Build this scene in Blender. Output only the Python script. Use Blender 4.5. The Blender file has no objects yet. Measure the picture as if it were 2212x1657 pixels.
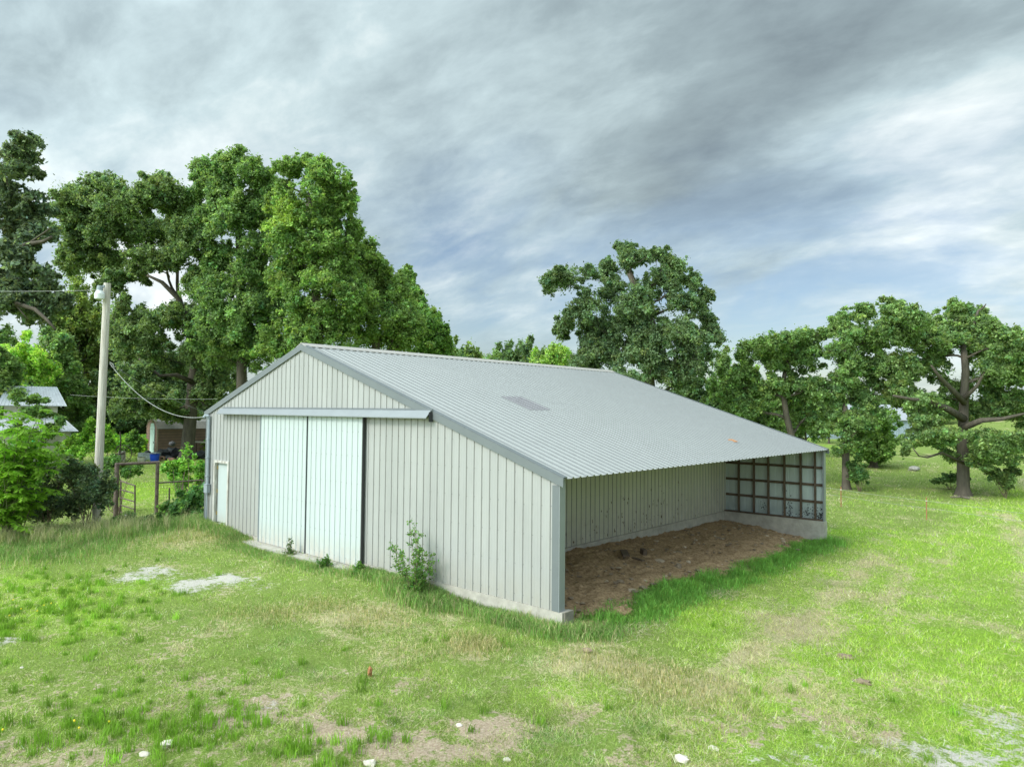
import bpy, math, random
import numpy as np
from mathutils import Matrix, Vector
S = bpy.context.scene
COL = S.collection
rng = np.random.default_rng(7)
random.seed(7)

# ---------------------------------------------------------------- camera
CAM = np.array([8.1276, -10.5181, 3.7708]); YAW, PIT, ROL, FPX = -0.7268, 0.0388, -0.0090, 1505.5
c_, s_ = math.cos(YAW), math.sin(YAW)
R_ = np.array([c_, -s_, 0.0]); F_ = np.array([s_*math.cos(PIT), c_*math.cos(PIT), math.sin(PIT)]); U_ = np.cross(R_, F_)
cr, sr = math.cos(ROL), math.sin(ROL)
RX = cr*R_ - sr*U_; UX = sr*R_ + cr*U_
cd = bpy.data.cameras.new("camera"); cam = bpy.data.objects.new("camera", cd); COL.objects.link(cam)
cd.sensor_width = 36; cd.lens = FPX/2212*36; cd.clip_start = 0.1; cd.clip_end = 3000
cam.matrix_world = Matrix(((RX[0], UX[0], -F_[0], CAM[0]), (RX[1], UX[1], -F_[1], CAM[1]), (RX[2], UX[2], -F_[2], CAM[2]), (0, 0, 0, 1)))
S.camera = cam
S.view_settings.view_transform = 'Standard'; S.view_settings.look = 'None'
S.view_settings.exposure = 0.55; S.view_settings.gamma = 1

def ray(px, py):
    return RX*((px-1106)/FPX) + UX*((828.5-py)/FPX) + F_
def at(px, py, dep):
    return CAM + ray(px, py)*dep
def fwd(P):            # distance ahead of the camera and sideways, metres
    d = np.asarray(P, float) - CAM
    return d @ F_, d @ RX
FH = np.array([s_, c_]); RH = np.array([c_, -s_])

# ---------------------------------------------------------------- world
SUN_EL, SUN_AZ = math.radians(38), math.radians(192)     # azimuth from +Y clockwise
def sky():
    w = bpy.data.worlds.new("World"); S.world = w; w.use_nodes = True
    nt = w.node_tree; nt.nodes.clear(); N = nt.nodes.new; L = nt.links.new
    out = N('ShaderNodeOutputWorld'); bg = N('ShaderNodeBackground'); L(bg.outputs[0], out.inputs[0])
    def math_(op, a, b=None, c=None, clamp=False):
        n = N('ShaderNodeMath'); n.operation = op; n.use_clamp = clamp
        for i, v in enumerate((a, b, c)):
            if v is None: continue
            if isinstance(v, (int, float)): n.inputs[i].default_value = v
            else: L(v, n.inputs[i])
        return n.outputs[0]
    def vm(op, a, b=None):
        n = N('ShaderNodeVectorMath'); n.operation = op
        for i, v in enumerate((a, b)):
            if v is None: continue
            if isinstance(v, (tuple, list, np.ndarray)): n.inputs[i].default_value = tuple(float(q) for q in v)
            else: L(v, n.inputs[i])
        return n
    tc = N('ShaderNodeTexCoord'); g = tc.outputs['Generated']
    sep = N('ShaderNodeSeparateXYZ'); L(g, sep.inputs[0])
    zz = math_('ADD', math_('MAXIMUM', sep.outputs[2], 0.0), 0.30)
    comb = N('ShaderNodeCombineXYZ'); L(math_('DIVIDE', sep.outputs[0], zz), comb.inputs[0]); L(math_('DIVIDE', sep.outputs[1], zz), comb.inputs[1])
    mp = N('ShaderNodeMapping'); L(comb.outputs[0], mp.inputs[0]); mp.inputs['Rotation'].default_value = (0, 0, math.radians(-28)); mp.inputs['Scale'].default_value = (1.15, 1.9, 1)
    def noise(scale, det, rough, dist=0.0, off=(0, 0, 0)):
        a = vm('ADD', mp.outputs[0], off)
        n = N('ShaderNodeTexNoise'); n.inputs['Scale'].default_value = scale; n.inputs['Detail'].default_value = det
        n.inputs['Roughness'].default_value = rough; n.inputs['Distortion'].default_value = dist; L(a.outputs[0], n.inputs[0]); return n
    n1 = noise(1.3, 8, 0.55, 0.25); n2 = noise(5.0, 9, 0.62, 0.2, (3, 7, 2)); n3 = noise(1.6, 5, 0.5, 0.2, (9, 1, 5))
    # warped direction for the large cloud banks
    wv = vm('SCALE', vm('SUBTRACT', n3.outputs['Color'], (0.5, 0.5, 0.5)).outputs[0]); wv.inputs[3].default_value = 0.42
    wd = vm('NORMALIZE', vm('ADD', g, wv.outputs[0]).outputs[0]).outputs[0]
    val = math_('ADD', math_('MULTIPLY', math_('SUBTRACT', n1.outputs[0], 0.5), 0.95), math_('MULTIPLY', math_('SUBTRACT', n2.outputs[0], 0.5), 0.60))
    val = math_('ADD', val, 0.565)
    banks = [(1520, 370, 8, -.22), (1800, 260, 9, -.25), (2130, 120, 11, -.22), (950, 60, 11, -.12), (1250, 330, 8, -.06), (2000, 410, 7, .30), (2212, 340, 8, .24), (1500, 520, 7, .12), (2150, 20, 8, -.1),
             (300, 100, 13, .04), (620, 220, 10, .12), (620, 60, 9, .03), (30, 60, 8, -.16), (100, 260, 8, -.06), (1150, 560, 6, .14), (1850, 560, 8, .12),
             (850, 380, 9, -.06), (230, 620, 6, .45), (1400, 60, 12, .04), (1080, 420, 7, .05), (1700, 620, 6, .08)]
    for px, py, sg, am in banks:
        d = ray(px, py); d = d/np.linalg.norm(d)
        k = 1/(math.radians(sg)**2)
        e = math_('EXPONENT', math_('MULTIPLY', math_('SUBTRACT', vm('DOT_PRODUCT', wd, d).outputs[1], 1.0), k))
        val = math_('MULTIPLY_ADD', e, am, val)
    ramp = N('ShaderNodeValToRGB'); L(val, ramp.inputs[0]); el = ramp.color_ramp.elements
    el[0].position = 0.0; el[0].color = (0.150, 0.190, 0.215, 1)
    el[1].position = 1.0; el[1].color = (0.74, 0.79, 0.78, 1)
    e = el.new(0.35); e.color = (0.262, 0.33, 0.355, 1)
    e = el.new(0.62); e.color = (0.41, 0.505, 0.53, 1)
    # blue openings low over the horizon
    st = N('ShaderNodeTexSky'); st.sky_type = 'NISHITA'; st.sun_disc = False; st.sun_elevation = SUN_EL; st.sun_rotation = SUN_AZ
    skm = vm('SCALE', st.outputs[0]); skm.inputs[3].default_value = 0.085
    low = math_('SUBTRACT', 1.0, math_('MULTIPLY', math_('ABSOLUTE', math_('SUBTRACT', sep.outputs[2], 0.13)), 4.2), clamp=True)
    n4 = noise(1.3, 6, 0.55, 0.4, (21, 4, 0))
    gap = math_('MULTIPLY', low, math_('MULTIPLY', math_('SUBTRACT', n4.outputs[0], 0.40, clamp=True), 6.0, clamp=True), clamp=True)
    for px, py, sg, am in [(960, 460, 5, .45), (1010, 690, 6, .7), (1600, 690, 6, .65), (2050, 560, 7, .25)]:
        d = ray(px, py); d = d/np.linalg.norm(d); k = 1/(math.radians(sg)**2)
        e2 = math_('EXPONENT', math_('MULTIPLY', math_('SUBTRACT', vm('DOT_PRODUCT', wd, d).outputs[1], 1.0), k))
        gap = math_('MULTIPLY_ADD', e2, math_('MULTIPLY', math_('SUBTRACT', 1.15, n2.outputs[0]), am) , gap)
    mix = N('ShaderNodeMix'); mix.data_type = 'RGBA'; L(math_('MULTIPLY', gap, 0.78, clamp=True), mix.inputs[0]); L(ramp.outputs[0], mix.inputs[6]); L(skm.outputs[0], mix.inputs[7])
    # unseen bright sky added high behind the camera to light the walls
    sd = (math.sin(SUN_AZ)*math.cos(SUN_EL), math.cos(SUN_AZ)*math.cos(SUN_EL), math.sin(SUN_EL))
    dt = vm('DOT_PRODUCT', g, sd).outputs[1]
    sky_fill = math_('MULTIPLY', math_('POWER', math_('MAXIMUM', math_('MULTIPLY_ADD', dt, 0.74, 0.26), 0.0), 3.6), 4.6)
    bright = math_('ADD', 1.0, sky_fill)
    fin = vm('SCALE', mix.outputs[2]); L(bright, fin.inputs[3])
    L(fin.outputs[0], bg.inputs[0]); bg.inputs[1].default_value = 1.0
sky()
sl = bpy.data.lights.new("sun", 'SUN'); sl.energy = 1.5; sl.angle = math.radians(14); sl.color = (1, 0.95, 0.87)
so = bpy.data.objects.new("sun", sl); COL.objects.link(so)
sdv = Vector((math.sin(SUN_AZ)*math.cos(SUN_EL), math.cos(SUN_AZ)*math.cos(SUN_EL), math.sin(SUN_EL)))
so.rotation_euler = sdv.to_track_quat('Z', 'Y').to_euler()

# ---------------------------------------------------------------- helpers
def tag(o, label=None, cat=None, group=None, kind=None):
    if label: o['label'] = label
    if cat: o['category'] = cat
    if group: o['group'] = group
    if kind: o['kind'] = kind
    return o
def empty(name, loc, label=None, cat=None, group=None, rz=0):
    o = bpy.data.objects.new(name, None); COL.objects.link(o); o.location = [float(v) for v in loc]; o.rotation_euler = (0, 0, rz)
    o.empty_display_size = .3
    return tag(o, label, cat, group)
def mesh_np(name, V, Fs, mats, parent=None, midx=None, smooth=False, col=None, quads=None):
    """V (n,3) world coordinates; Fs a list of faces or an (m,k) int array"""
    V = np.asarray(V, np.float32)
    me = bpy.data.meshes.new(name)
    o = bpy.data.objects.new(name, me); COL.objects.link(o)
    if parent is not None:
        V = V - np.array(PW(parent), np.float32)
        o.parent = parent
    if isinstance(Fs, np.ndarray):
        m, k = Fs.shape
        me.vertices.add(len(V)); me.vertices.foreach_set('co', V.ravel())
        me.loops.add(m*k); me.loops.foreach_set('vertex_index', Fs.astype(np.int32).ravel())
        me.polygons.add(m); me.polygons.foreach_set('loop_start', np.arange(0, m*k, k, dtype=np.int32))
        try: me.polygons.foreach_set('loop_total', np.full(m, k, np.int32))
        except Exception: pass
        me.update(calc_edges=True)
    else:
        me.from_pydata([tuple(map(float, v)) for v in V], [], [tuple(int(i) for i in f) for f in Fs]); me.update()
    for mt in (mats if isinstance(mats, (list, tuple)) else [mats]): me.materials.append(mt)
    if midx is not None: me.polygons.foreach_set('material_index', np.asarray(midx, np.int32))
    if smooth: me.polygons.foreach_set('use_smooth', np.ones(len(me.polygons), bool))
    if col is not None:
        a = me.color_attributes.new('tint', 'FLOAT_COLOR', 'POINT')
        a.data.foreach_set('color', np.concatenate([col, np.ones((len(col), 1))], 1).astype(np.float32).ravel() if col.shape[1] == 3 else col.astype(np.float32).ravel())
    return o
def PW(o):
    p = np.zeros(3)
    while o is not None:
        p = p + np.array(o.location); o = o.parent
    return p
class MB:
    def __init__(s): s.V = []; s.F = []; s.M = []
    def add(s, V, Fs, m=0):
        b = len(s.V); s.V += [tuple(map(float, v)) for v in V]; s.F += [tuple(i+b for i in f) for f in Fs]; s.M += [m]*len(Fs)
    def box(s, a, b, m=0):
        x0, y0, z0 = a; x1, y1, z1 = b
        s.add([(x0,y0,z0),(x1,y0,z0),(x1,y1,z0),(x0,y1,z0),(x0,y0,z1),(x1,y0,z1),(x1,y1,z1),(x0,y1,z1)],
              [(0,3,2,1),(4,5,6,7),(0,1,5,4),(1,2,6,5),(2,3,7,6),(3,0,4,7)], m)
    def prism(s, poly, d, m=0):          # poly: 3D points of one face, d: extrusion vector
        n = len(poly); P = [np.array(p, float) for p in poly]; d = np.array(d, float)
        s.add(P+[p+d for p in P], [tuple(range(n))[::-1], tuple(range(n, 2*n))]+[(i, (i+1) % n, n+(i+1) % n, n+i) for i in range(n)], m)
    def tube(s, pts, rad, n=8, m=0, cap=True):
        pts = [np.array(p, float) for p in pts]; k = len(pts)
        rad = [rad]*k if isinstance(rad, (int, float)) else rad
        b = len(s.V); prev = None
        for i, p in enumerate(pts):
            t = pts[min(i+1, k-1)]-pts[max(i-1, 0)]; t = t/(np.linalg.norm(t)+1e-9)
            if prev is None:
                a = np.cross(t, (0, 0, 1)) if abs(t[2]) < .9 else np.cross(t, (1, 0, 0))
            else: a = prev - t*(prev@t)
            a = a/(np.linalg.norm(a)+1e-9); prev = a; c = np.cross(t, a)
            for j in range(n):
                q = 2*math.pi*j/n; s.V.append(tuple(p+rad[i]*(a*math.cos(q)+c*math.sin(q))))
        for i in range(k-1):
            for j in range(n):
                s.F.append((b+i*n+j, b+i*n+(j+1) % n, b+(i+1)*n+(j+1) % n, b+(i+1)*n+j)); s.M.append(m)
        if cap:
            s.F.append(tuple(b+j for j in range(n))[::-1]); s.F.append(tuple(b+(k-1)*n+j for j in range(n))); s.M += [m, m]
    def lathe(s, c, prof, n=16, m=0):    # prof list of (r, z)
        s.tube([(c[0], c[1], c[2]+z) for r, z in prof], [max(r, 1e-3) for r, z in prof], n, m)
    def build(s, name, mats, parent=None, smooth=False, label=None):
        o = mesh_np(name, np.array(s.V), s.F, mats, parent, s.M, smooth)
        if label: o['label'] = label
        return o
def blob(c, r, n=2, jit=.18, sq=(1, 1, 1)):
    import bmesh
    bm = bmesh.new(); bmesh.ops.create_icosphere(bm, subdivisions=n, radius=1)
    V = np.array([v.co[:] for v in bm.verts]); Fs = [[v.index for v in f.verts] for f in bm.faces]; bm.free()
    V = V*(1+rng.normal(0, jit, (len(V), 1)))*np.array(sq)*r+np.array(c); return V, Fs

# value noise
_T = rng.random((256, 256))
def vnoise(x, y):
    xi = np.floor(x).astype(int); yi = np.floor(y).astype(int); fx = x-xi; fy = y-yi
    fx = fx*fx*(3-2*fx); fy = fy*fy*(3-2*fy)
    g = lambda a, b: _T[a & 255, b & 255]
    return (g(xi, yi)*(1-fx)+g(xi+1, yi)*fx)*(1-fy)+(g(xi, yi+1)*(1-fx)+g(xi+1, yi+1)*fx)*fy
def fbm(x, y, o=4, s=0.0):
    v = 0; a = .5; t = 0
    for i in range(o):
        v = v+a*vnoise(x+17.3*i+s, y-9.1*i+s*1.7); t += a; a *= .5; x = x*2.03; y = y*2.03
    return v/t

# ---------------------------------------------------------------- materials
def mat(name, base, rough=.8, var=.12, scale=6, metal=0, bump=0, bscale=40, detail=6, spec=.3, cols=None, stretch=(1, 1, 1), dirt=None):
    m = bpy.data.materials.new(name); m.use_nodes = True; nt = m.node_tree; b = nt.nodes['Principled BSDF']; N = nt.nodes.new; L = nt.links.new
    b.inputs['Roughness'].default_value = rough; b.inputs['Metallic'].default_value = metal; b.inputs['Specular IOR Level'].default_value = spec
    geo = N('ShaderNodeNewGeometry'); mp = N('ShaderNodeMapping'); L(geo.outputs['Position'], mp.inputs[0]); mp.inputs['Scale'].default_value = stretch
    n = N('ShaderNodeTexNoise'); n.inputs['Scale'].default_value = scale; n.inputs['Detail'].default_value = detail; n.inputs['Roughness'].default_value = .65; L(mp.outputs[0], n.inputs[0])
    r = N('ShaderNodeValToRGB'); L(n.outputs[0], r.inputs[0])
    c = np.array(base)
    r.color_ramp.elements[0].position = .3; r.color_ramp.elements[1].position = .7
    r.color_ramp.elements[0].color = (*np.clip(c*(1-var), 0, 1), 1) if cols is None else (*cols[0], 1)
    r.color_ramp.elements[1].color = (*np.clip(c*(1+var), 0, 1), 1) if cols is None else (*cols[1], 1)
    res = r.outputs[0]
    if dirt:                              # (colour, z low, z high, amount): splash dirt near the ground, soft noisy edge
        sx = N('ShaderNodeSeparateXYZ'); L(geo.outputs['Position'], sx.inputs[0])
        mr = N('ShaderNodeMapRange'); L(sx.outputs[2], mr.inputs[0]); mr.inputs[1].default_value = dirt[2]; mr.inputs[2].default_value = dirt[1]; mr.inputs[3].default_value = 0; mr.inputs[4].default_value = 1
        n5 = N('ShaderNodeTexNoise'); n5.inputs['Scale'].default_value = 5; n5.inputs['Detail'].default_value = 8; L(geo.outputs['Position'], n5.inputs[0])
        mu = N('ShaderNodeMath'); mu.operation = 'MULTIPLY'; mu.use_clamp = True; L(mr.outputs[0], mu.inputs[0]); L(n5.outputs[0], mu.inputs[1])
        m2 = N('ShaderNodeMath'); m2.operation = 'MULTIPLY'; m2.use_clamp = True; L(mu.outputs[0], m2.inputs[0]); m2.inputs[1].default_value = dirt[3]
        mx = N('ShaderNodeMix'); mx.data_type = 'RGBA'; L(m2.outputs[0], mx.inputs[0]); L(res, mx.inputs[6]); mx.inputs[7].default_value = (*dirt[0], 1); res = mx.outputs[2]
    L(res, b.inputs['Base Color'])
    if bump:
        nb = N('ShaderNodeTexNoise'); nb.inputs['Scale'].default_value = bscale; nb.inputs['Detail'].default_value = 5; L(mp.outputs[0], nb.inputs[0])
        bp = N('ShaderNodeBump'); bp.inputs['Strength'].default_value = bump; bp.inputs['Distance'].default_value = .02; L(nb.outputs[0], bp.inputs['Height']); L(bp.outputs[0], b.inputs['Normal'])
    return m
def leafmat(name, trans=.35, rough=.6):
    m = bpy.data.materials.new(name); m.use_nodes = True; nt = m.node_tree; nt.nodes.clear(); N = nt.nodes.new; L = nt.links.new
    out = N('ShaderNodeOutputMaterial'); at_ = N('ShaderNodeAttribute'); at_.attribute_name = 'tint'
    p = N('ShaderNodeBsdfPrincipled'); p.inputs['Roughness'].default_value = rough; p.inputs['Specular IOR Level'].default_value = .25; L(at_.outputs['Color'], p.inputs['Base Color'])
    t = N('ShaderNodeBsdfTranslucent'); g = N('ShaderNodeVectorMath'); g.operation = 'MULTIPLY'; g.inputs[1].default_value = (1.25, 1.3, .7); L(at_.outputs['Color'], g.inputs[0]); L(g.outputs[0], t.inputs['Color'])
    mx = N('ShaderNodeMixShader'); mx.inputs[0].default_value = trans; L(p.outputs[0], mx.inputs[1]); L(t.outputs[0], mx.inputs[2]); L(mx.outputs[0], out.inputs[0]); return m
M = {}
M['leaf'] = leafmat('leaf', .5, .55); M['grass'] = leafmat('grass_blade', .3, .7)
M['bark'] = mat('bark', (.10, .085, .065), .95, .35, 5, bump=.8, bscale=18, stretch=(1, 1, .25))
M['bark2'] = mat('pale_bark', (.17, .145, .115), .95, .3, 5, bump=.8, bscale=18, stretch=(1, 1, .25))
M['siding'] = mat('grey_painted_siding', (.362, .360, .345), .42, .09, 1.3, spec=.4, stretch=(1, 1, .35), dirt=((.36, .32, .25), -.1, .7, .8))
M['siding_in'] = mat('dusty_siding', (.55, .53, .455), .6, .08, 1.6, spec=.3, stretch=(1, 1, .3), dirt=((.25, .2, .14), -.2, 1.2, .9))
M['siding_shade_lap'] = mat('grey_rib_shade_lap', (.295, .292, .275), .5, .08)  # rib shade painted on the flanks; also colours the sheet lap lines
M['door_rib_shade'] = mat('pale_rib_shade', (.42, .465, .455), .5, .05)  # shaded side of the door ribs, put into the colour
M['roof_rib_shade'] = mat('roof_flank_shade', (.17, .178, .178), .5, .08)  # dark shade line of the roof ribs, painted on one flank
M['door'] = mat('pale_blue_white_siding', (.485, .535, .525), .38, .03, 1.3, spec=.4, stretch=(1, 1, .35), dirt=((.45, .38, .30), -.1, .55, 1.2))
M['roof'] = mat('light_grey_roof_sheet', (.435, .437, .42), .40, .05, .8, spec=.45)
M['roofpatch'] = mat('dull_grey_roof_patch', (.19, .185, .195), .6, .08, 3)
M['trim'] = mat('slate_grey_trim', (.155, .170, .174), .4, .06, 2, spec=.4)
M['track'] = mat('blue_grey_track_cover', (.235, .25, .258), .4, .06, 2, spec=.4)
M['cap'] = mat('tan_grey_ridge_cap', (.42, .39, .36), .45, .06, 2)
M['darkgap'] = mat('dark_channel', (.05, .05, .05), .7)
M['screw'] = mat('screw_head', (.22, .22, .21), .5)
M['galv'] = mat('galvanised_inside', (.52, .58, .56), .5, .10, 2.5, stretch=(1, 1, .3), dirt=((.16, .19, .2), -.1, .75, 1.1))
M['conc'] = mat('concrete', (.40, .37, .32), .9, .22, 3.5, bump=.4, bscale=30)
M['conc_dark'] = mat('weathered_concrete', (.24, .22, .18), .9, .35, 3.5, bump=.4, bscale=30)
M['lumber'] = mat('old_brown_lumber', (.12, .085, .06), .9, .3, 5, bump=.3, stretch=(1, 1, 1))
M['paintwood'] = mat('chipped_white_wood', (.55, .53, .48), .8, .15, 8, cols=((.28, .24, .2), (.68, .67, .62)), stretch=(1, 1, .3))
M['pole'] = mat('bleached_pole_wood', (.46, .41, .36), .85, .16, 9, bump=.4, bscale=25, stretch=(3, 3, .15), cols=((.38, .33, .28), (.70, .65, .59)))
M['rust'] = mat('rusty_pipe', (.13, .09, .07), .85, .4, 9, cols=((.07, .05, .04), (.22, .17, .14)))
M['rustred'] = mat('orange_rust_post', (.38, .16, .09), .85, .3, 12)
M['white'] = mat('white_enamel', (.75, .77, .76), .4, .04)
M['greymetal'] = mat('grey_conduit', (.30, .34, .37), .45, .08)
M['cable'] = mat('grey_cable', (.35, .35, .33), .6)
M['brass'] = mat('brass_hinge', (.35, .25, .08), .5)
M['blue'] = mat('blue_plastic', (.02, .08, .55), .4, .05)
M['green'] = mat('green_plastic', (.02, .42, .18), .4, .05)
M['milky'] = mat('milky_plastic', (.62, .58, .48), .5, .1)
M['crate'] = mat('grey_green_plastic', (.33, .38, .36), .6, .1)
M['black'] = mat('black_tarp', (.018, .02, .022), .55, .4, 4, bump=.5, bscale=6)
M['shedbrown'] = mat('brown_siding', (.24, .15, .12), .6, .12, 3)
M['shedtrim'] = mat('tan_trim', (.40, .32, .26), .6, .1)
M['shedroof'] = mat('grey_shed_roof', (.30, .28, .25), .7, .15)
M['dooraqua'] = mat('pale_aqua_door', (.52, .66, .62), .5, .05)
M['whiteboard'] = mat('weathered_white_boards', (.60, .57, .48), .8, .12, 5)
M['tin'] = mat('tin_roof', (.48, .50, .53), .4, .12, 3, spec=.5)
M['farbarn'] = mat('weathered_tin_wall', (.27, .33, .37), .6, .18, .8, stretch=(3, 3, .2))
M['brick'] = mat('red_brick_block', (.38, .22, .16), .9, .15)
M['rock'] = mat('pale_limestone', (.60, .54, .46), .9, .15, 8, bump=.6, bscale=25)
M['clod'] = mat('grey_brown_clod', (.24, .18, .125), .95, .3, 12, bump=.6, bscale=25)
M['flower'] = mat('white_petals', (.8, .8, .75), .6, .03)
M['stem'] = mat('green_stem', (.12, .14, .05), .8, .2)
M['twig'] = mat('brown_twig', (.14, .10, .07), .9, .2)
M['deadleaf'] = mat('dead_orange_leaf', (.42, .20, .09), .8, .15)

# ---------------------------------------------------------------- terrain
CP = np.array([(0,-.3,-.34),(-3,-.4,-.30),(-6,-.6,-.17),(-11,-.6,-.16),(-14.5,-.5,.02),(-14,-3,-.1),(-19,-1,-.22),(0,15.2,-.72),(-3.7,5,-.20),(-3.7,15,-.46),(-3.7,.5,-.12),(.6,7,-.50),
  (5,0,-.38),(8,-10,-.42),(-8,-10,-.3),(0,-6,-.34),(-20,-10,-.3),(0,24,-1.02),(5,22,-1.08),(1,38,-1.3),(-5,40,-1.25),(18,30,-1.5),(12,10,-.8),(-6,60,-.75),(-12,90,.1),(25,90,1.0),
  (-25,15,-.1),(-30,2,-.1),(-50,15,.3),(-45,30,.2),(-50,-5,.1),(-30,60,0),(-20,30,-.4),(-10,20,-.5),(20,150,4.3),(-40,150,3),(80,120,4.2),(60,60,.5),(-120,30,1.),(-120,100,2),(40,0,-1),(20,-40,-.8),(-40,-50,-.2),
  (100,0,-1),(0,-150,-1),(-150,-100,0),(200,200,4.5),(-200,200,4),(0,300,5.)])
def _tps(r2): return np.where(r2 > 1e-9, .5*r2*np.log(r2+1e-12), 0)
def _fit():
    P = CP[:, :2]/50; n = len(P); K = _tps(((P[:, None]-P[None])**2).sum(-1))+np.eye(n)*1e-4
    A = np.zeros((n+3, n+3)); A[:n, :n] = K; A[:n, n:] = np.c_[np.ones(n), P]; A[n:, :n] = A[:n, n:].T
    return np.linalg.solve(A, np.r_[CP[:, 2], 0, 0, 0])
_W = _fit()
def H(x, y):
    x = np.atleast_1d(np.asarray(x, float)); y = np.atleast_1d(np.asarray(y, float)); shp = x.shape
    Q = np.c_[x.ravel(), y.ravel()]; Q = Q*np.minimum(1, 260/np.maximum(np.hypot(Q[:, 0], Q[:, 1]), 1e-6))[:, None]/50
    out = np.empty(len(Q)); P = CP[:, :2]/50
    for i in range(0, len(Q), 50000):
        q = Q[i:i+50000]; out[i:i+50000] = _tps(((q[:, None]-P[None])**2).sum(-1))@_W[:-3]+_W[-3]+q@_W[-2:]
    h = out.reshape(shp)
    return h + .05*(fbm(x*.35, y*.35, 3, 5)-.5)*2*.6
def h1(x, y): return float(H(x, y)[0])
def onground(px, py):
    """ground point seen at a pixel"""
    d = ray(px, py); t = 4.0
    while t < 400:
        P = CAM+d*t
        if P[2] < h1(P[0], P[1]): break
        t *= 1.01
    return P
def gp(px, dep, dz=0):
    """ground point under image column px at a distance"""
    P = at(px, 890, dep); return np.array([P[0], P[1], h1(P[0], P[1])+dz])

# patches of ground cover: centre pixel, half size in metres (sideways, forward), kind, strength
PATCH = [(300,1250,.9,.9,'g',0.61),(330,1236,.6,.5,'g',0.36),(450,1268,1.1,.8,'g',0.72),(480,1250,.5,.7,'g',0.36),(20,1392,.35,.35,'g',0.72),(70,1500,.6,.6,'s',0.22),(2060,1625,1.5,.42,'g',0.94),(2190,1570,.6,.8,'g',0.72),(1700,1640,.7,.2,'g',0.43),
  (560,1545,.6,.5,'s',0.52),(590,1530,.25,.3,'g',0.43),(430,1490,.9,.7,'s',0.45),(850,1600,1.6,.6,'s',0.56),(1080,1590,1.2,.5,'s',0.45),(1700,1580,2.,.5,'s',0.34),(300,1540,.5,.3,'s',0.45),(900,1480,1.2,.6,'s',0.26),(230,1450,.9,.7,'s',0.26),(330,1380,1.,.8,'s',0.30),(120,1640,1.6,.5,'s',0.45),(40,1600,.8,.5,'s',0.30),
  (1500,1500,1.7,1.0,'t',0.40),(1310,1440,1.,.8,'t',0.36),(1040,1400,.5,.5,'t',0.72),(820,1345,1.6,1.2,'t',0.32),(700,1330,1.0,.8,'t',0.36),(780,1310,.8,.7,'t',0.40),(470,1150,2.5,.8,'t',0.58),(250,1180,3.,1.,'t',0.25),(1700,1350,.8,1.1,'t',0.40),(1640,1290,.5,.5,'t',0.36),(1830,1290,.8,.6,'t',0.36),(1650,1450,1.2,.9,'t',0.25),(1370,1340,.5,.4,'t',0.36),(1990,1500,.8,.8,'t',0.36),(1860,1220,1.,.8,'t',0.29),
  (60,1290,2.,1.4,'l',1.00),(100,1340,1.4,.8,'l',0.80),(1960,1400,2.5,1.2,'l',0.70),(1700,1235,3,1.2,'l',0.60),(1500,1330,2,.8,'l',0.60),(2000,1180,4,3,'l',0.90),(2150,1100,4,4,'l',0.70),(1180,1500,.9,.5,'l',0.40),(330,1065,1.6,3.,'l',1.00),(350,960,3,6,'l',0.60),(2080,1500,1.6,1.2,'l',0.60)]
_PW = None
def fields(x, y):
    """soil, straw, gravel, lush, all 0..1"""
    global _PW
    if _PW is None:
        _PW = []
        for px, py, a, b, k, s in PATCH:
            P = onground(px, py); _PW.append((P[0], P[1], a, b, k, s))
    dist = np.hypot(x-CAM[0], y-CAM[1])
    acc = {k: np.zeros_like(x) for k in 'gstl'}
    wx = (fbm(x*1.1, y*1.1, 4, 11)-.5); wy = (fbm(x*1.1, y*1.1, 4, 31)-.5)
    for X, Y, a, b, k, s in _PW:
        dx = x-X; dy = y-Y; l = (dx*RH[0]+dy*RH[1])/a+wx*2.2; f = (dx*FH[0]+dy*FH[1])/b+wy*2.2
        acc[k] += s*np.exp(-(l*l+f*f))
    n1 = fbm(x*.55, y*.55, 5, 3); n2 = fbm(x*1.7, y*1.7, 4, 57); n3 = fbm(x*.9, y*.9, 5, 91)
    near = np.clip((15-dist)/6, 0, 1)
    left = np.clip((4-(x*RH[0]+y*RH[1]))/6, 0, 1)
    soil = acc['s']*.85+np.clip((n1-.52)*2.0, 0, 1)*near*.5+np.clip((n2-.55)*3, 0, 1)*near*.5+.12*near
    # mown swaths on the right-hand field run along the barn's length
    sw = fbm(x*.9+y*.12, y*.10, 4, 77); field = np.clip((x-.6+np.maximum(0, 3-y)*-.5)/2, 0, 1)
    straw = acc['t']*.78+np.clip((n3-.46)*2.4, 0, 1)*.5+np.clip((n2-.5)*2.5, 0, 1)*.25+.12+field*np.clip((sw-.52)*3.2, 0, 1)*.50
    lush = acc['l']+np.clip((n1-.45)*1.5, 0, .5)+field*.6
    grav = acc['g']*(.15+1.35*n2)
    strip = np.exp(-((x-.15)/.8)**2)*((y > .3) & (y < 15.6)); soil = soil*(1-strip*.9); straw = straw*(1-strip*.9)
    yard = (x < -15) & (y > 0)
    soil = np.where(yard, soil*.4, soil); lush = np.where(yard, lush+.3, lush)
    return [np.clip(v, 0, 1) for v in (soil, straw, grav, lush)]

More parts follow.
